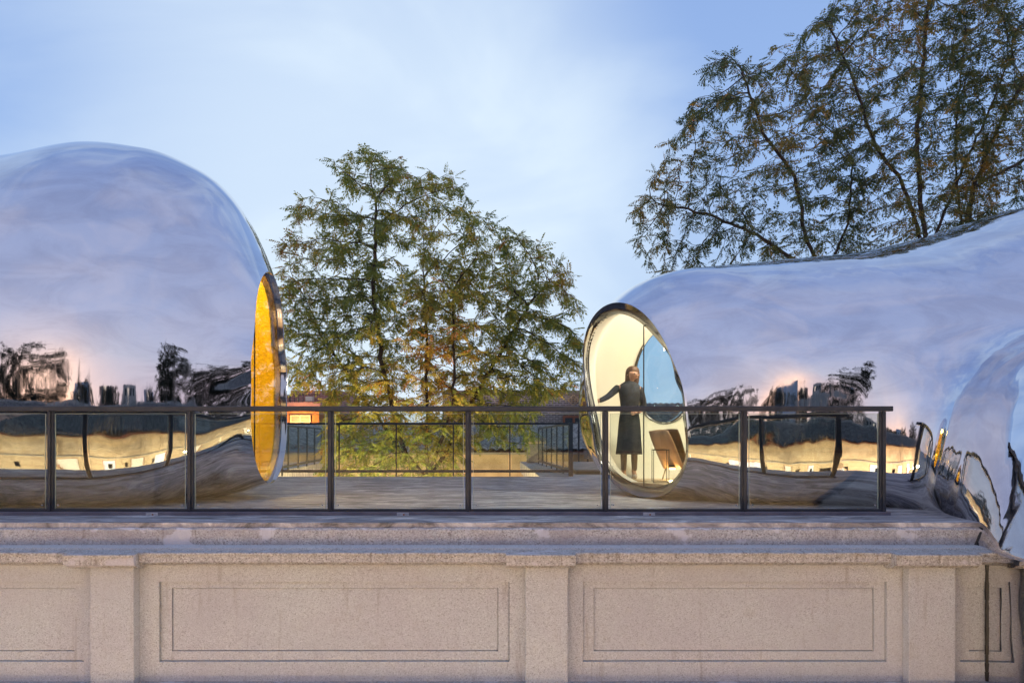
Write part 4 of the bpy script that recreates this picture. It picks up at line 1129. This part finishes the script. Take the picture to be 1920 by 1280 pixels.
for z_ in (.006, thh):
    for sy in (-1, 1): q.bar((-tw / 2, sy * td, z_), (tw / 2, sy * td, z_), .009, .009)
    for sx in (-1, 1): q.bar((sx * tw / 2, -td, z_), (sx * tw / 2, td, z_), .009, .009)
q.build('frame', M['wire'], wt)
MB().box(-tw / 2, tw / 2, -td, td, thh + .006, thh + .012).build('table_top', M['window'], wt)

def skin(name, verts, edges_, radii, mat, parent, sub=2, root=0):
    me_ = bpy.data.meshes.new(name); me_.from_pydata(verts, edges_, []); o_ = bpy.data.objects.new(name, me_); COL.objects.link(o_)
    m1 = o_.modifiers.new('skin', 'SKIN'); m1.use_smooth_shade = True
    for i, r in enumerate(radii):
        v = me_.skin_vertices[0].data[i]; v.radius = (r, r) if not isinstance(r, tuple) else r; v.use_root = (i == root)
    o_.modifiers.new('sub', 'SUBSURF').levels = sub
    bpy.context.view_layer.update(); dg = bpy.context.evaluated_depsgraph_get()
    nm = bpy.data.meshes.new_from_object(o_.evaluated_get(dg)); bpy.data.objects.remove(o_)
    nm.materials.clear(); nm.materials.append(mat)
    return link(name, nm, mat, parent, smooth=True)
pe = thing('person', 'person in a knee-length black dress standing in the lit bubble with one arm held out', 'person', (ZX(1180, 10.15), 10.15, zf))
# person faces the camera (-y), body height 1.66; x to the right of the picture
Vp = [(0, 0, .90), (0, .0, 1.03), (0, 0, 1.18), (0, -.01, 1.32), (.005, -.01, 1.41), (.015, -.02, 1.47), (.03, -.035, 1.545), (.038, -.04, 1.60),   # 0-7 spine, head
      (-.09, 0, .87), (-.085, -.01, .48), (-.08, .015, .09), (-.085, -.10, .035),                    # 8-11 left leg
      (.08, 0, .87), (.075, -.015, .48), (.07, .02, .09), (.075, -.09, .035),                        # 12-15 right leg
      (-.16, 0, 1.345), (-.33, -.04, 1.20), (-.50, -.06, 1.135), (-.56, -.065, 1.125),                 # 16-19 arm out to the wall
      (.155, 0, 1.34), (.225, .03, 1.09), (.13, -.10, .98), (.10, -.13, .975)]                         # 20-23 bent arm
Vp[5:8] = [(.03, -.03, 1.47), (.055, -.055, 1.535), (.06, -.06, 1.59)]
Ep = [(0, 1), (1, 2), (2, 3), (3, 4), (4, 5), (5, 6), (6, 7), (0, 8), (8, 9), (9, 10), (10, 11), (0, 12), (12, 13), (13, 14), (14, 15), (3, 16), (16, 17), (17, 18), (18, 19), (3, 20), (20, 21), (21, 22), (22, 23)]
Rp = [(.13, .10), (.115, .09), (.12, .09), (.12, .085), .05, .048, (.078, .09), (.07, .08), .085, .05, .036, .035, .085, .05, .036, .035, .052, .04, .03, .022, .052, .04, .03, .022]
skin('body', Vp, Ep, Rp, M['skin'], pe)
# hands: five fingers each, rooted in the palm
def hand(wrist, d, side, par):
    wrist = Vector(wrist); d = Vector(d).normalized(); up = Vector((0, 0, 1)); s = d.cross(up).normalized() * side
    vs = [wrist, wrist + d * .05]; es = [(0, 1)]; rr = [.020, (.028, .016)]
    for k, ln in enumerate((.070, .078, .074, .060)):
        o_ = up * (.027 - .018 * k); a = wrist + d * .075 + o_; b = a + d * ln * .5 + s * .004; c = b + d * ln * .5 + s * .014
        i = len(vs); vs += [a, b, c]; es += [(1, i), (i, i + 1), (i + 1, i + 2)]; rr += [.009, .008, .007]
    a = wrist + d * .03 + up * .030 + s * .01; b = a + d * .03 + up * .022; i = len(vs); vs += [a, b]; es += [(0, i), (i, i + 1)]; rr += [.011, .008]
    return skin('hand', [v[:] for v in vs], es, rr, M['skin'], par, 1)
hand((-.56, -.065, 1.125), (-1, -.05, -.12), 1, pe); hand((.10, -.13, .975), (-.8, -.5, -.1), -1, pe)
# face
MB().tube((.085, -.138, 1.520), (.092, -.152, 1.505), .008, .012, 8).build('nose', M['skin'], pe, smooth=True)
for sx in (-1, 1): MB().tube((.080 + sx * .028, -.128 + sx * .006, 1.543), (.082 + sx * .028, -.137 + sx * .006, 1.542), .011, .009, 8).build('eye', M['black'], pe)
MB().box(.062, .100, -.136, -.124, 1.478, 1.487, .002).build('mouth', principled('lips', (.4, .13, .1), .5)[0], pe)
for sx in (-1, 1): MB().tube((.055 + sx * .078, -.04, 1.53), (.055 + sx * .088, -.035, 1.54), .018, .014, 8).build('ear', M['skin'], pe, smooth=True)
# dress: one lofted garment plus two sleeves
def loft(name, rings_, mat, par, n=28, fold=0.0):
    V = []; F = []
    for i, (cx_, cy_, z_, a_, b_) in enumerate(rings_):
        for k in range(n):
            t__ = 2 * PI * k / n; f_ = 1 + fold * (i / (len(rings_) - 1)) ** 2 * math.sin(t__ * 7 + .6 * i)
            V.append((cx_ + a_ * math.cos(t__) * f_, cy_ + b_ * math.sin(t__) * f_, z_))
    for i in range(len(rings_) - 1):
        for k in range(n): F.append((i * n + k, i * n + (k + 1) % n, (i + 1) * n + (k + 1) % n, (i + 1) * n + k))
    mb_ = MB(); mb_.add(V, F); o_ = mb_.build(name, mat, par, smooth=True)
    s_ = o_.modifiers.new('s', 'SOLIDIFY'); s_.thickness = .006; o_.modifiers.new('b', 'SUBSURF').levels = 1; return o_
dr = loft('dress', [(.005, -.01, 1.45, .055, .055), (.003, -.008, 1.415, .11, .085), (0, -.005, 1.375, .168, .105), (0, -.01, 1.28, .16, .125), (0, -.01, 1.16, .145, .12), (0, 0, 1.03, .125, .105), (0, 0, .92, .15, .125), (0, 0, .78, .165, .145), (0, 0, .60, .175, .155), (0, 0, .44, .19, .165), (0, 0, .355, .20, .17)], M['dress'], pe, fold=.05)
# hair: a rounded mass behind the face, falling to the shoulders with a wavy outline
loft('hair', [(.05, .0, 1.672, .012, .012), (.05, -.005, 1.660, .062, .066), (.05, .0, 1.62, .098, .098), (.048, .012, 1.56, .108, .102), (.045, .018, 1.49, .106, .098), (.038, .022, 1.42, .104, .086), (.03, .026, 1.36, .092, .066), (.02, .03, 1.315, .055, .04)], M['hair'], pe, fold=.10)
for pts in (((-.14, 0, 1.37), (-.33, -.04, 1.205), (-.47, -.06, 1.14)), ((.14, 0, 1.37), (.228, .03, 1.09), (.15, -.08, .99))):
    skin('sleeve', list(pts), [(0, 1), (1, 2)], [.068, .048, .036], M['dress'], pe)
for x in (-.085, .073):
    skin('stocking', [(x, -.002, .50), (x + .002, 0, .30), (x + .004, .015, .10)], [(0, 1), (1, 2)], [.056, .052, .04], M['tights'], pe)
    skin('shoe', [(x, .05, .035), (x, -.03, .04), (x - .003, -.13, .028)], [(0, 1), (1, 2)], [.040, .042, .032], M['shoe'], pe)
